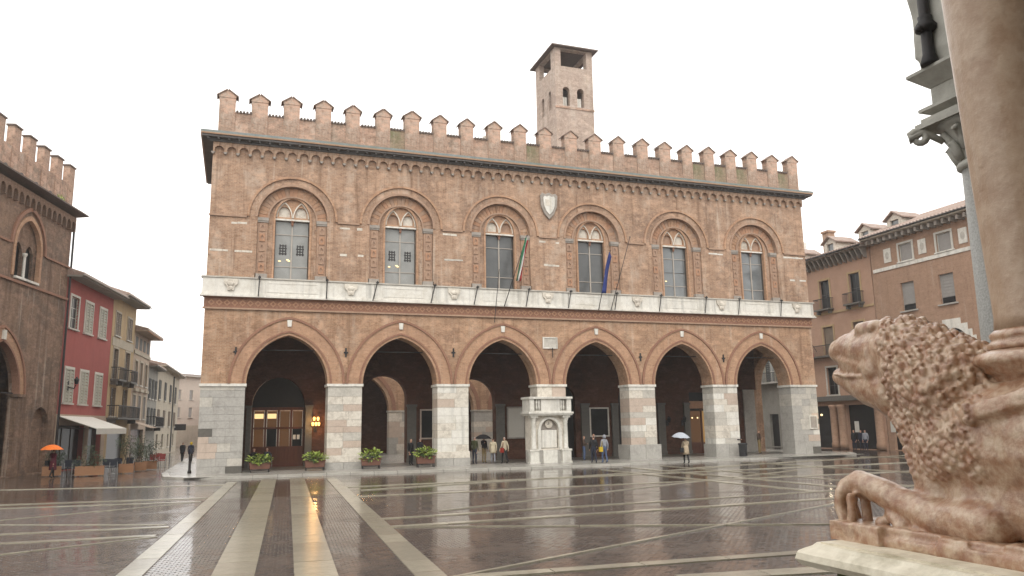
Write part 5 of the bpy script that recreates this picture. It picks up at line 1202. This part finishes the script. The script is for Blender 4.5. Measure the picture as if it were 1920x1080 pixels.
def person(loc, rz, lbl, coat='cl_black', trs='cl_navy', hair='hair_dark', h=1.72, hem=0.85, walk=0.0, arms=('down','down'), hood=None, bag=None, sit=False, group=None):
    t = thing('person', lbl, 'person', loc, rz, group)
    k = h/1.75; V = []; E_ = []; Rr = []; Lb = []
    dz = -0.42 if sit else 0.0
    def a(p, r, l, par=None):
        V.append(Vector(p)*k); Rr.append(r if isinstance(r, tuple) else (r, r)); Lb.append(l); i = len(V)-1
        if par is not None: E_.append((par, i))
        return i
    pel = a((0,0,0.95+dz), (0.155,0.115), 'trs' if hem > 0.9 else 'coat'); wa = a((0,0,1.13+dz), (0.14,0.115), 'coat', pel); cheq = a((0,0.005,1.36+dz), (0.175,0.125), 'coat', wa)
    nb = a((0,0.01,1.49+dz), (0.075,0.07), 'coat', cheq); nk = a((0,-0.005,1.545+dz), 0.052, 'skin', nb); h1 = a((0,-0.025,1.60+dz), (0.068,0.08), 'skin', nk); h2 = a((0,-0.015,1.68+dz), (0.078,0.095), 'skin', h1); h3 = a((0,0.005,1.745+dz), (0.06,0.07), 'hair', h2)
    hb = a((0,0.055,1.69+dz), (0.06,0.05), 'hair', h2)
    hands = []
    for s, mode in ((-1,arms[0]),(1,arms[1])):
        sh_ = a((s*0.185,0.01,1.44+dz), 0.068, 'coat', cheq)
        sw = walk*0.16*s
        if mode == 'down': el, wr, ha = (s*0.235,0.03-sw,1.16+dz), (s*0.235,-0.04-2*sw,0.94+dz), (s*0.23,-0.065-2.2*sw,0.86+dz)
        elif mode == 'up': el, wr, ha = (s*0.24,-0.10,1.20+dz), (s*0.17,-0.28,1.30+dz), (s*0.15,-0.31,1.36+dz)
        else: el, wr, ha = (s*0.25,-0.03,1.18+dz), (s*0.10,-0.24,1.16+dz), (s*0.03,-0.27,1.17+dz)
        e_ = a(el, 0.052, 'coat', sh_); w_ = a(wr, 0.036, 'coat', e_); g = a(ha, (0.028,0.036), 'skin', w_); hands.append((Vector(wr)*k, Vector(ha)*k))
    for s in (-1,1):
        if sit: hp, kn, an, to = (s*0.09,-0.02,0.50), (s*0.11,-0.42,0.50), (s*0.11,-0.40,0.09), (s*0.115,-0.54,0.045)
        else:
            f_ = walk*0.26*s
            hp, kn, an, to = (s*0.09,-f_*0.15,0.88), (s*0.10,-0.025-f_*0.7,0.50), (s*0.10,0.02-f_*1.1+(0.06 if f_ < 0 else 0),0.09+(0.05 if f_ < -0.01 else 0)), (s*0.115,-0.12-f_*1.1,0.042)
        l_ = 'coat' if hem < 0.6 and not sit else 'trs'
        i1 = a(hp, (0.095,0.10), l_, pel); i2 = a(kn, (0.066,0.07), 'trs', i1); i3 = a(an, 0.048, 'trs', i2); a(to, (0.045,0.036), 'shoe', i3)
    me = bpy.data.meshes.new('person_skeleton'); me.from_pydata([v[:] for v in V], E_, []); o = bpy.data.objects.new('person_skeleton', me); COL.objects.link(o)
    o.modifiers.new('skin', 'SKIN'); sb = o.modifiers.new('sub', 'SUBSURF'); sb.levels = 1; sb.render_levels = 1
    sv = me.skin_vertices[0].data
    for i, r in enumerate(Rr): sv[i].radius = (r[0]*k, r[1]*k); sv[i].use_root = (i == 0)
    dg = bpy.context.evaluated_depsgraph_get(); bm_ = bpy.data.meshes.new_from_object(o.evaluated_get(dg)); bpy.data.objects.remove(o); bpy.data.meshes.remove(me)
    b_ = MB().add([v.co[:] for v in bm_.vertices], [tuple(p.vertices) for p in bm_.polygons]); bpy.data.meshes.remove(bm_)
    for w_, g in hands:        # fingers and thumb
        d = (g-w_).normalized(); sx_ = d.cross(Vector((0,1,0)))
        sx_ = sx_.normalized() if sx_.length > 0.1 else Vector((1,0,0))
        sd2 = d.cross(sx_).normalized()
        for q, L in enumerate((0.062,0.075,0.08,0.07)):
            p0 = g+sd2*(q-1.5)*0.018*k; b_.tube([p0, p0+d*L*0.6*k, p0+d*L*0.85*k+sx_*0.02*k], [0.010*k,0.009*k,0.006*k], 5)
        p0 = g-d*0.03*k-sd2*0.03*k; b_.tube([p0, p0-sd2*0.025*k+d*0.03*k, p0-sd2*0.03*k+d*0.055*k], [0.012*k,0.010*k,0.007*k], 5)
    b_.ball((0,-0.112*k,(1.65+dz)*k), (0.014*k,0.02*k,0.024*k), 6, 5)
    for s in (-1,1): b_.ball((s*0.083*k,0.0,(1.655+dz)*k), (0.012*k,0.022*k,0.034*k), 6, 5)
    mt = {'skin':'skin','hair':hair,'coat':coat,'trs':trs,'shoe':'cl_shoe'}
    body = b_.obj('body', [mt[s] for s in SLOT], t, smooth=True)
    for p in body.data.polygons:
        c = p.center; i = min(range(len(V)), key=lambda j: (V[j]-c).length_squared); l_ = Lb[i]
        if l_ == 'skin' and c.z > (1.62+dz)*k and c.y > 0.03*k: l_ = 'hair'
        p.material_index = SLOT.index(l_)
    if hem < 0.8 and not sit:
        prof = [(0.165,1.2),(0.19,1.0),(0.215,(1.0+hem)/2),(0.235,hem),(0.225,hem)]
        sk = MB().lathe([(r*k,z*k) for r, z in prof], n=14); sk.v = [(x,y*0.78,z) for x, y, z in sk.v]; sk.obj('coat_skirt', coat, t, smooth=True)
    if hood: MB().ball((0,0.02*k,(1.66+dz)*k), (0.115*k,0.12*k,0.14*k), 12, 8).obj('hood', hood, t, smooth=True).location.y = 0.025
    if bag: MB().box(0.2,0.42,0.0,0.16,0.72,1.02).tube([(0.24,0.08,1.0),(0.2,0.06,1.4),(0.1,0.0,1.46)],0.012,5).obj('shoulder_bag', bag, t, bevel=0.03)
    return t
def umbrella(loc, lbl, m, r=0.52, tilt=0.0, rz=0):
    t = thing('umbrella', lbl, 'umbrella', loc, rz); t.rotation_euler = (tilt,0,rz)
    vs = [(0,0,0.30)]; fs = []; n = 8; rings = 4
    for j in range(1,rings+1):
        u = j/rings
        for i in range(n*2):
            g = math.pi*i/n; sc = 1.0 if i % 2 == 0 else 0.94+0.03*(1-u)
            vs.append((r*u*sc*math.cos(g), r*u*sc*math.sin(g), 0.30*(1-u**2.0)-(0.0 if i % 2 == 0 else -0.02*u)))
    for i in range(n*2): fs.append((0,1+i,1+(i+1) % (n*2)))
    for j in range(rings-1):
        for i in range(n*2): fs.append((1+j*n*2+i,1+(j+1)*n*2+i,1+(j+1)*n*2+(i+1) % (n*2),1+j*n*2+(i+1) % (n*2)))
    o = MB().add(vs, fs).obj('canopy', m, t); sd_ = o.modifiers.new('solid','SOLIDIFY'); sd_.thickness = 0.006
    MB().tube([(0,0,0.36),(0,0,-0.48)], 0.009, 6).obj('shaft', 'iron', t); MB().tube([(0,0,-0.48),(0,0,-0.58),(0.03,0,-0.63),(0.06,0,-0.6)], 0.014, 6).obj('handle', 'cl_brown', t)
P0 = 0.12
person((-7.85,3.42,0), 2.6, 'person in long burgundy coat walking under the orange umbrella', 'cl_burgundy','cl_black', h=1.66, hem=0.5, walk=0.8, arms=('down','up'), bag='cl_black')
umbrella((-7.95,3.3,1.62), 'orange umbrella held above the person in the burgundy coat', 'um_orange', 0.62)
person((28.95,-5.25,0), 3.0, 'person in beige coat seen from behind under a grey umbrella', 'cl_beige','cl_black', h=1.66, hem=0.62, walk=0.4, arms=('up','down'), bag='cl_black')
umbrella((28.75,-5.05,1.66), 'pale grey umbrella held by the person in the beige coat', 'um_grey', 0.58, 0.12, 0.2)
person((24.2,-3.3,P0), 3.3, 'person in grey hooded jacket and light jeans right of the pulpit', 'cl_grey','cl_jeans', h=1.74, hem=0.95, walk=0.3, hood='cl_grey', bag='cl_yellow')
person((23.65,-2.9,P0), 2.9, 'person in dark jacket and jeans walking just right of the pulpit', 'cl_black','cl_navy', h=1.70, hem=0.95, walk=0.6)
person((25.5,1.0,P0), 0.4, 'tall bald person in black coat under the fourth arch', 'cl_black','cl_black','skin', h=1.80, hem=0.72)
person((24.85,1.2,P0), 0.9, 'person with folded arms in brown jacket and jeans under the fourth arch', 'cl_brown','cl_jeans', h=1.66, hem=0.9, arms=('fold','fold'))
person((16.95,1.2,P0), 2.4, 'grey haired person in olive jacket beside the third pier', 'cl_olive','cl_navy','hair_grey', h=1.76, hem=0.85)
person((17.85,2.0,P0), 0.3, 'person in black jacket holding a black umbrella under the third arch', 'cl_black','cl_khaki', h=1.74, hem=0.9, arms=('up','down'))
umbrella((17.7,1.72,1.72), 'black umbrella held open under the third arch', 'um_black', 0.6)
person((18.2,1.1,P0), 2.9, 'person in cream coat seen from behind under the third arch', 'cl_cream','cl_grey', h=1.64, hem=0.72, walk=0.4)
person((18.75,0.35,P0), 3.6, 'person in khaki cream jacket carrying a red bag under the third arch', 'cl_cream','cl_black','hair_grey', h=1.72, hem=0.85, walk=0.5, bag='cl_red')
person((12.95,2.4,P0), 0.6, 'dark dressed person behind the fourth flower box, left of two', 'cl_black','cl_black', h=1.70, hem=0.8)
person((13.55,2.3,P0), 2.2, 'grey haired person in black coat behind the fourth flower box, right of two', 'cl_black','cl_navy','hair_grey', h=1.72, hem=0.7)
person((36.75,0.15,P0), 0.2, 'person in black jacket reading behind the litter bin', 'cl_black','cl_navy', h=1.76, hem=0.9, arms=('fold','fold'))
person((40.6,2.9,P0), 0.5, 'person in dark jacket and khaki trousers under the sixth arch', 'cl_brown','cl_khaki', h=1.78, hem=0.95, arms=('fold','down'))
person((3.2,3.6,P0), 0.7, 'person in dark jacket seated left of the glazed entrance', 'cl_black','cl_navy', h=1.72, sit=True)
person((4.0,3.9,P0), -0.6, 'person in navy jacket seated before the glazed entrance', 'cl_navy','cl_black','hair_grey', h=1.72, sit=True)
for x, y, rz, lbl in [(3.2,3.62,0.7,'navy chair under the arch, left of the seated pair'),(4.0,3.92,-0.6,'navy chair under the arch, right of the seated pair')]:
    cafe_chair((x,y), rz, lbl, 'chair_navy', 'navy cafe chairs')
for c in [o for o in COL.objects if o.name.startswith('cafe_chair') and o.parent is None and o.location.x > 0]: c.location.z = P0
person((-2.1,24.0,0), 2.9, 'dark dressed person walking down the street, left of two', 'cl_black','cl_black', h=1.64, hem=0.75, walk=0.6)
person((-1.35,22.0,0), 3.2, 'dark dressed person walking down the street with a yellow hood', 'cl_navy','cl_black', h=1.64, hem=0.75, walk=0.4, hood='cl_yellow')
for x, y, lbl, c in [(52.4,5.6,'dark dressed person before the dark arcade opening, left of three','cl_black'),(52.5,4.9,'person in navy jacket before the dark arcade opening, middle of three','cl_navy'),(52.3,4.2,'person in grey jacket before the dark arcade opening, right of three','cl_grey')]:
    person((x,y,0), -1.2, lbl, c, 'cl_navy', h=1.72, hem=0.85)
# ================================================================== porch lion, its plinth and column
from mathutils import noise as mnoise
from mathutils.bvhtree import BVHTree
CH = [[(-0.01,0.109,1.019,0.165)],[(-0.01,-0.025,0.984,0.21)],[(-0.01,0.144,1.006,0.165),(-0.01,0.293,1.030,0.135),(-0.01,0.427,1.052,0.103),(-0.01,0.505,1.045,0.088)],[(-0.09,0.24,1.155,0.045),(-0.09,0.107,1.155,0.05)],[(0.07,0.24,1.165,0.045),(0.07,0.107,1.165,0.05)],[(-0.01,0.36,1.125,0.055),(-0.01,0.22,1.15,0.065)],
 [(-0.01,0.535,0.880,0.058),(-0.01,0.424,0.848,0.092),(-0.01,0.259,0.80,0.13),(-0.01,0.054,0.757,0.17)],[(-0.01,0.20,0.89,0.12)],[(-0.045,0.44,0.95,0.05),(-0.05,0.26,0.92,0.095)],[(0.03,0.44,0.95,0.05),(0.03,0.26,0.92,0.095)],[(-0.07,0.139,0.906,0.11)],[(0.05,0.26,0.917,0.11)],[(-0.05,0.545,1.010,0.018),(-0.10,0.40,0.975,0.022),(-0.125,0.26,0.935,0.022),(-0.15,0.14,0.90,0.022)],[(0.03,0.545,1.010,0.018),(0.08,0.40,0.975,0.022),(0.11,0.26,0.935,0.022)],
 [(-0.01,-0.139,0.886,0.255),(-0.01,-0.351,0.738,0.29)],[(-0.01,-0.06,0.72,0.165),(-0.01,-0.192,0.461,0.185),(-0.01,-0.243,0.244,0.195),(-0.01,-0.233,0.071,0.2)],
 [(-0.21,-0.616,0.067,0.13),(-0.21,-0.335,0.064,0.105),(-0.22,-0.158,0.103,0.088),(-0.23,0.031,0.176,0.08),(-0.24,0.21,0.231,0.07),(-0.25,0.305,0.185,0.062)],[(-0.295,0.312,0.165,0.036),(-0.305,0.325,0.09,0.034),(-0.30,0.285,-0.02,0.038)],[(-0.25,0.325,0.165,0.036),(-0.255,0.345,0.09,0.034),(-0.25,0.31,-0.02,0.038)],[(-0.205,0.315,0.165,0.036),(-0.205,0.335,0.09,0.034),(-0.20,0.30,-0.02,0.038)],[(-0.33,0.20,0.15,0.028),(-0.335,0.19,0.06,0.028),(-0.325,0.21,-0.02,0.034)],
 [(-0.22,0.202,0.132,0.03),(-0.23,0.18,-0.039,0.034)],[(-0.28,0.021,0.011,0.043)],[(-0.27,-0.027,0.073,0.03),(-0.29,-0.127,-0.001,0.038)],[(-0.3,-0.211,-0.013,0.033)],[(-0.28,0.089,-0.05,0.03)],[(-0.28,-0.068,-0.04,0.03),(-0.29,-0.276,-0.034,0.035)],
 # trunk, haunch, far foreleg, leaf carved under the column pad
 [(0.0,-0.42,0.46,0.31),(0.02,-1.0,0.48,0.36),(0.02,-1.9,0.42,0.37)],[(0.0,-0.5,0.2,0.25),(0.02,-1.9,0.15,0.3)],[(0.27,-0.5,0.1,0.13),(0.27,0.309,0.09,0.07),(0.27,0.45,0.05,0.07)],[(-0.24,-0.52,0.62,0.04),(-0.265,-0.62,0.60,0.055),(-0.285,-0.78,0.63,0.06),(-0.28,-1.0,0.68,0.05)],[(-0.315,-0.60,0.64,0.010),(-0.335,-0.75,0.67,0.011),(-0.32,-0.98,0.73,0.01)],[(-0.325,-0.60,0.61,0.010),(-0.345,-0.75,0.64,0.011),(-0.33,-0.98,0.70,0.01)],[(-0.32,-0.60,0.58,0.010),(-0.345,-0.75,0.61,0.011),(-0.335,-0.98,0.66,0.01)]]
LO = Vector((5.75,-45.2,1.94))
def capsules(b_, chains, n=14):
    for c in chains:
        for p in c: b_.ball(p[:3], p[3], n, 10)
        for p, q in zip(c, c[1:]):
            P_, Q = Vector(p[:3]), Vector(q[:3]); s = 5
            b_.tube([P_.lerp(Q, i/s) for i in range(s+1)], [p[3]+(q[3]-p[3])*i/s for i in range(s+1)], n)
    return b_
def remesh(b_, voxel, smooth_it=0):
    me = bpy.data.meshes.new('tmp'); me.from_pydata(b_.v, [], b_.f); o = bpy.data.objects.new('tmp', me); COL.objects.link(o)
    m = o.modifiers.new('r','REMESH'); m.mode = 'VOXEL'; m.voxel_size = voxel; m.adaptivity = 0
    if smooth_it: s = o.modifiers.new('s','SMOOTH'); s.factor = 0.5; s.iterations = smooth_it
    out = bpy.data.meshes.new_from_object(o.evaluated_get(bpy.context.evaluated_depsgraph_get())); bpy.data.objects.remove(o); bpy.data.meshes.remove(me)
    return out
base = remesh(capsules(MB(), CH), 0.014, 3)
rq = random.Random(11)
curl = MB().add([v.co[:] for v in base.vertices], [tuple(p.vertices) for p in base.polygons])
placed = []
bvh = BVHTree.FromPolygons([v.co[:] for v in base.vertices], [tuple(p.vertices) for p in base.polygons])
A_, B_ = Vector((-0.01,0.20,1.06)), Vector((-0.01,-0.42,0.36)); ax_ = (B_-A_).normalized(); e1 = ax_.cross(Vector((1,0,0))).normalized(); e2 = Vector((1,0,0))
row = 0; tpos = 0.0
while tpos < (B_-A_).length+0.22:
    o_ = A_+ax_*tpos; th = 0.0; off = (row % 2)*0.5; rr_ = 0.2; k = 0
    while th < 2*math.pi:
        g = th+off*0.05/rr_; dr_ = e1*math.cos(g)+e2*math.sin(g)+ax_*rq.uniform(-0.06,0.06)
        hit, n_, _, dist = bvh.ray_cast(o_+dr_.normalized()*0.02, dr_.normalized())
        if hit:
            far = hit; nn = n_
            for _q in range(3):          # outermost surface along the ray
                h2_, n2_, _, _ = bvh.ray_cast(far+dr_.normalized()*0.003, dr_.normalized(), 0.3)
                if h2_ is None: break
                far, nn = h2_, n2_
            rr_ = max(0.12, (far-o_).length)
            x, y, z = far
            if y < 0.225-1.13*abs(x)-0.25*max(0.0,0.85-z) and y > -0.66 and z > 0.30 and z < 1.3: placed.append((far, nn if nn.dot(dr_) > 0 else -nn))
        th += rq.uniform(0.047,0.053)/rr_
    tpos += 0.050; row += 1
for co, n_ in placed:
    d = Vector((rq.uniform(-.25,.25),-0.5,-0.85)); d = (d-n_*d.dot(n_)).normalized(); w = rq.uniform(0.0205,0.0255); low = max(0.0, min(1.0, (0.75-co.z)/0.35))
    curl.ball(co+n_*(0.004-0.003*low), w, 9, 8); curl.ball(co+d*(0.016+0.014*low)-n_*0.001, w*0.85, 8, 7); curl.ball(co-d*0.012+n_*0.009, w*0.45, 7, 6)
# big tufts over the brow and long locks running back along the neck
for k in range(7):
    a_ = -0.13+k*0.043
    curl.ball((a_,0.115+0.02*math.sin(k*2.1),1.195-abs(a_)*0.35), (0.026,0.034,0.034), 8, 7)
for k in range(8):
    x = -0.14+k*0.04
    zt = lambda y: 0.886+math.sqrt(max(0.0,0.262**2-x*x)) if y > -0.139 else 0.886+(y+0.139)*0.70+math.sqrt(max(0.0,0.27**2-x*x))
    curl.tube([(x,0.02,zt(0.0)+0.004),(x,-0.1,zt(-0.1)+0.006),(x*1.1,-0.24,zt(-0.24)+0.004),(x*1.2,-0.40,zt(-0.40))], [0.014,0.019,0.019,0.014], 7)
# ear
curl.hull([(-0.20,-0.045,1.10),(-0.235,-0.02,1.02),(-0.19,-0.02,0.95),(-0.15,-0.06,1.12),(-0.20,-0.09,1.03),(-0.16,0.0,1.0)])
# claws and a jaw line
curl.tube([(-0.10,0.50,0.893),(-0.12,0.36,0.868),(-0.13,0.2,0.86)], [0.010,0.014,0.014], 6)
lion_me = remesh(curl, 0.0075, 1)
def jitter(me, fn):
    nr = [v.normal.copy() for v in me.vertices]; co = []
    for v, n_ in zip(me.vertices, nr): co += list(v.co+n_*fn(v.co))
    me.vertices.foreach_set('co', co); me.update()
from mathutils.kdtree import KDTree
holes_ = []
for co, n_ in placed:
    d = Vector((rq.uniform(-.3,.3),-0.3,-0.9)); d = (d-n_*d.dot(n_)).normalized(); s_ = n_.cross(d)
    holes_.append(co-d*0.026+s_*0.012+n_*0.010)
    if rq.random() < 0.25: holes_.append(co+s_*0.026+n_*0.008)
kd = KDTree(len(holes_))
for i, p in enumerate(holes_): kd.insert(p, i)
kd.balance()
def wear(c):
    hit_ = kd.find(c)
    hole = 0.010*(1-(hit_[2]/0.014)**2) if hit_[2] is not None and hit_[2] < 0.014 else 0.0
    d = 0.0035*mnoise.noise(c*9.0)+0.0022*mnoise.noise(c*28.0)
    if c.y < -0.05 and c.z < 0.6: d += 0.006*mnoise.noise(Vector((c.x*7,c.y*9,c.z*1.6)))
    return d-hole
jitter(lion_me, wear)
lion_me.materials.append(MAT['marble_pink']); lion_me.polygons.foreach_set('use_smooth', [True]*len(lion_me.polygons)); lion_me.name = 'lion'
lion = tag(link('lion_statue', lion_me, None, LO), 'crouching red marble lion statue with curly mane carrying the column', 'statue')
bpy.data.meshes.remove(base)

pd = thing('lion_pedestal', 'cream stone pedestal with rounded cornice beneath the marble lion', 'pedestal', (5.75,-45.2,0))
ct = MB()
prof = [(0.0,1.70),(0.06,1.715),(0.085,1.75),(0.075,1.785),(0.05,1.80),(0.02,1.815),(0.0,1.835)]
x0, x1, y1, y0 = -0.60, 1.1, 0.27, -3.0
rings = []
for d, z in prof: rings.append([(x0-d,y0,z),(x0-d,y1+d-0.06,z),(x0-d+0.06,y1+d,z),(x1+d,y1+d,z),(x1+d,y0,z)])
n = 5; vv = [p for r_ in rings for p in r_]; ff = []
for j in range(len(rings)-1):
    for i in range(n): ff.append((j*n+i,j*n+(i+1) % n,(j+1)*n+(i+1) % n,(j+1)*n+i))
ff += [tuple(reversed(range(n))), tuple((len(rings)-1)*n+i for i in range(n))]
MB().add(vv, ff).obj('cornice', 'marble_cream', pd, smooth=False)
MB().box(x0+0.045,x1-0.05,y0,y1-0.05,1.8352,1.845).obj('cornice_fillet', 'marble_cream', pd)
MB().box(x0+0.10,x1-0.1,y0,y1-0.1,1.62,1.70).obj('cornice_neck', 'neck_olive', pd)  # one even olive tone on the neck below the cornice
MB().box(x0+0.16,x1-0.16,y0,y1-0.16,0.0,1.62).obj('die', 'limestone', pd)
# broken marble slab under the lion
sl = MB(); rq = random.Random(4); y = 0.29
while y > -2.6:
    L = rq.uniform(0.06,0.22); off = rq.uniform(0,0.03) if y < 0.0 else 0.0
    sl.box(-0.41+off,0.52,y-L,y+0.01,-0.10,-0.03-rq.uniform(0,0.02)); sl.box(-0.41+off+rq.uniform(-0.01,0.04)*(y<0.0),0.52,y-L+rq.uniform(0,0.02),y+0.01,-0.06,0.012-rq.uniform(0,0.014)); y -= L
sm = remesh(sl, 0.010, 1)
jitter(sm, lambda c: 0.006*mnoise.noise(c*13.0)+0.004*mnoise.noise(c*31.0))
sm.materials.append(MAT['marble_pink']); sm.polygons.foreach_set('use_smooth', [True]*len(sm.polygons))
tag(link('marble_slab', sm, None, LO), 'chipped red marble slab between the lion and its pedestal', 'slab')

colm = thing('porch_column', 'thick mottled pink marble column rising from the back of the lion', 'column', (5.905,-45.983,2.86))
colm.rotation_euler = (0, R(-2.6), 0)
MB().lathe([(0.245,0.13),(0.236,0.20),(0.237,0.8),(0.243,1.6),(0.243,2.6),(0.235,3.6)], n=48).obj('shaft', 'marble_column', colm, smooth=True)
MB().lathe([(0.275,0.03),(0.287,0.042),(0.287,0.06),(0.268,0.072),(0.262,0.085),(0.27,0.095),(0.27,0.112),(0.243,0.135)], n=48).obj('base_rings', 'marble_pink', colm, smooth=True)
pad = MB().lathe([(0.22,-0.30),(0.25,-0.22),(0.29,-0.15),(0.305,-0.10),(0.335,-0.085),(0.34,-0.06),(0.372,-0.04),(0.378,-0.015),(0.36,0.008),(0.29,0.03),(0.2,0.035)], n=40)
pad.obj('base_pad', 'marble_pink', colm, smooth=True)
MB().lathe([(0.25,3.6),(0.28,3.65),(0.26,3.7),(0.3,3.95),(0.4,4.15)], n=32).obj('capital', 'limestone', colm, smooth=True)

# grey column of the next bay with its carved capital and cornice
gc = thing('granite_column', 'grey granite column with carved capital and stone cornice on the right', 'column', (8.394,-43.816,0.16))
MB().lathe([(0.30,0.0),(0.30,0.3),(0.26,0.4),(0.215,0.45),(0.212,2.5),(0.195,4.66)], n=32).obj('shaft', 'granite', gc, smooth=True)
MB().lathe([(0.20,4.64),(0.232,4.66),(0.236,4.69),(0.215,4.715)], n=32).obj('necking', 'limestone', gc, smooth=True)
cp = MB().lathe([(0.20,4.715),(0.205,4.8),(0.23,4.95),(0.30,5.06),(0.36,5.10)], n=32).obj('capital', 'limestone', gc, smooth=True)
for k in range(8):
    a_ = math.pi*k/4+math.pi/8
    for (h0, h1, out_) in ((4.73,4.90,0.06),(4.82,5.02,0.10)):
        aa = a_+(0 if h0 < 4.8 else math.pi/8); c_, s_ = math.cos(aa), math.sin(aa)
        MB().tube([(0.205*c_,0.205*s_,h0),(0.235*c_,0.235*s_,(h0+h1)/2),((0.25+out_*0.6)*c_,(0.25+out_*0.6)*s_,h1),((0.25+out_)*c_,(0.25+out_)*s_,h1-0.03)], [0.04,0.05,0.04,0.02], 6).obj('acanthus_leaf', 'limestone', cp, smooth=True)
for sx_ in (-1,1):
    for sy_ in (-1,1):
        pts = []
        for k in range(16):
            g = k/15*math.pi*2.6; r_ = 0.085*(1-k/19); dd = 0.50+r_*math.cos(g)
            pts.append((sx_*dd*0.72, sy_*dd*0.72, 5.02+r_*math.sin(g)))
        MB().tube([(sx_*0.22,sy_*0.22,4.95),(sx_*0.33,sy_*0.33,5.08)]+pts, [0.03,0.04]+[0.045-0.0015*k for k in range(16)], 8).obj('volute', 'limestone', cp, smooth=True)
MB().box(-0.38,0.38,-0.38,0.38,5.10,5.15).box(-0.34,0.34,-0.34,0.34,5.15,5.20).obj('abacus', 'limestone', gc)
en = MB().box(-0.26,0.42,-3.2,0.26,5.20,5.50).obj('entablature', 'limestone', gc)
MB().hull([(-0.27,-3.2,5.235),(-0.27,0.27,5.235),(-0.35,-3.2,5.30),(-0.35,0.35,5.30),(-0.35,-3.2,5.27),(-0.35,0.35,5.27),(0.4,-3.2,5.235),(0.4,0.27,5.235),(0.4,-3.2,5.30),(0.4,0.35,5.30)]).obj('moulding', 'limestone', en)
MB().hull([(-0.27,-3.2,5.50),(-0.27,0.27,5.50),(0.42,0.27,5.50),(0.42,-3.2,5.50),(-0.40,-3.2,5.63),(-0.40,0.40,5.63),(0.42,0.40,5.63),(0.42,-3.2,5.63),(-0.40,-3.2,5.66),(-0.40,0.40,5.66),(0.42,0.40,5.66),(0.42,-3.2,5.66)]).obj('cornice', 'limestone', en)
rk = remesh(MB().box(-0.31,0.4,-3.0,0.31,5.65,5.85).box(-0.33,0.4,-3.0,0.33,5.8,6.9), 0.03, 3)
jitter(rk, lambda c: 0.03*mnoise.noise(c*3.0))
rk.materials.append(MAT['limestone']); rk.polygons.foreach_set('use_smooth', [True]*len(rk.polygons))
link('attic_block', rk, gc)
dp = thing('iron_downpipe', 'black iron downpipe with a knuckle joint beside the pink column', 'downpipe', (8.02,-43.68,5.82))
MB().lathe([(0.075,0.0),(0.085,0.03),(0.055,0.12),(0.05,0.38),(0.048,1.3)], n=14).obj('pipe', 'iron', dp, smooth=True)
MB().lathe([(0.05,0.33),(0.095,0.36),(0.10,0.40),(0.06,0.46),(0.065,0.5)], n=14).ball((-0.09,0,0.36),0.035).obj('joint', 'iron', dp, smooth=True)

# unseen church front behind; walls close to the porch are added for shade
ch_ = thing('unseen_church_front', 'unseen church front behind the porch, with walls added for shade', 'church', (9.0,-46.8,0))
MB().box(-3.6,30,-3.3,0.0,0,18).obj('rear_shade_wall', 'stone_dark', ch_)  # unseen wall added close behind the column to block light
MB().box(-36,30,-6.5,-3.6,0,13).obj('wall', 'limestone', ch_)
MB().box(-2.2,-0.75,0.0,1.1,0,18).box(-0.05,0.6,0.0,2.7,0,18).obj('side_shade_blocks', 'stone_dark', ch_)  # unseen blocks added to darken the right side of the column
MB().box(-3.8,30,-0.1,0.2,0,1.0).obj('plinth', 'limestone', ch_)
MB().box(-3.5,4.0,0.0,1.6,6.9,7.4).obj('porch_vault', 'stone_dark', ch_)
# ================================================================== rain haze
hm = bpy.data.materials.new('haze'); hm.use_nodes = True; nt = hm.node_tree; nt.nodes.clear()
o_ = nt.nodes.new('ShaderNodeOutputMaterial'); pv = nt.nodes.new('ShaderNodeVolumePrincipled')
pv.inputs['Color'].default_value = (0.9,0.92,0.94,1); pv.inputs['Density'].default_value = 0.0005; pv.inputs['Anisotropy'].default_value = 0.2
nt.links.new(pv.outputs[0], o_.inputs['Volume']); MAT['haze'] = hm
tag(MB().box(-520,620,-220,920,-1.0,45).obj('haze', 'haze'), kind='stuff')
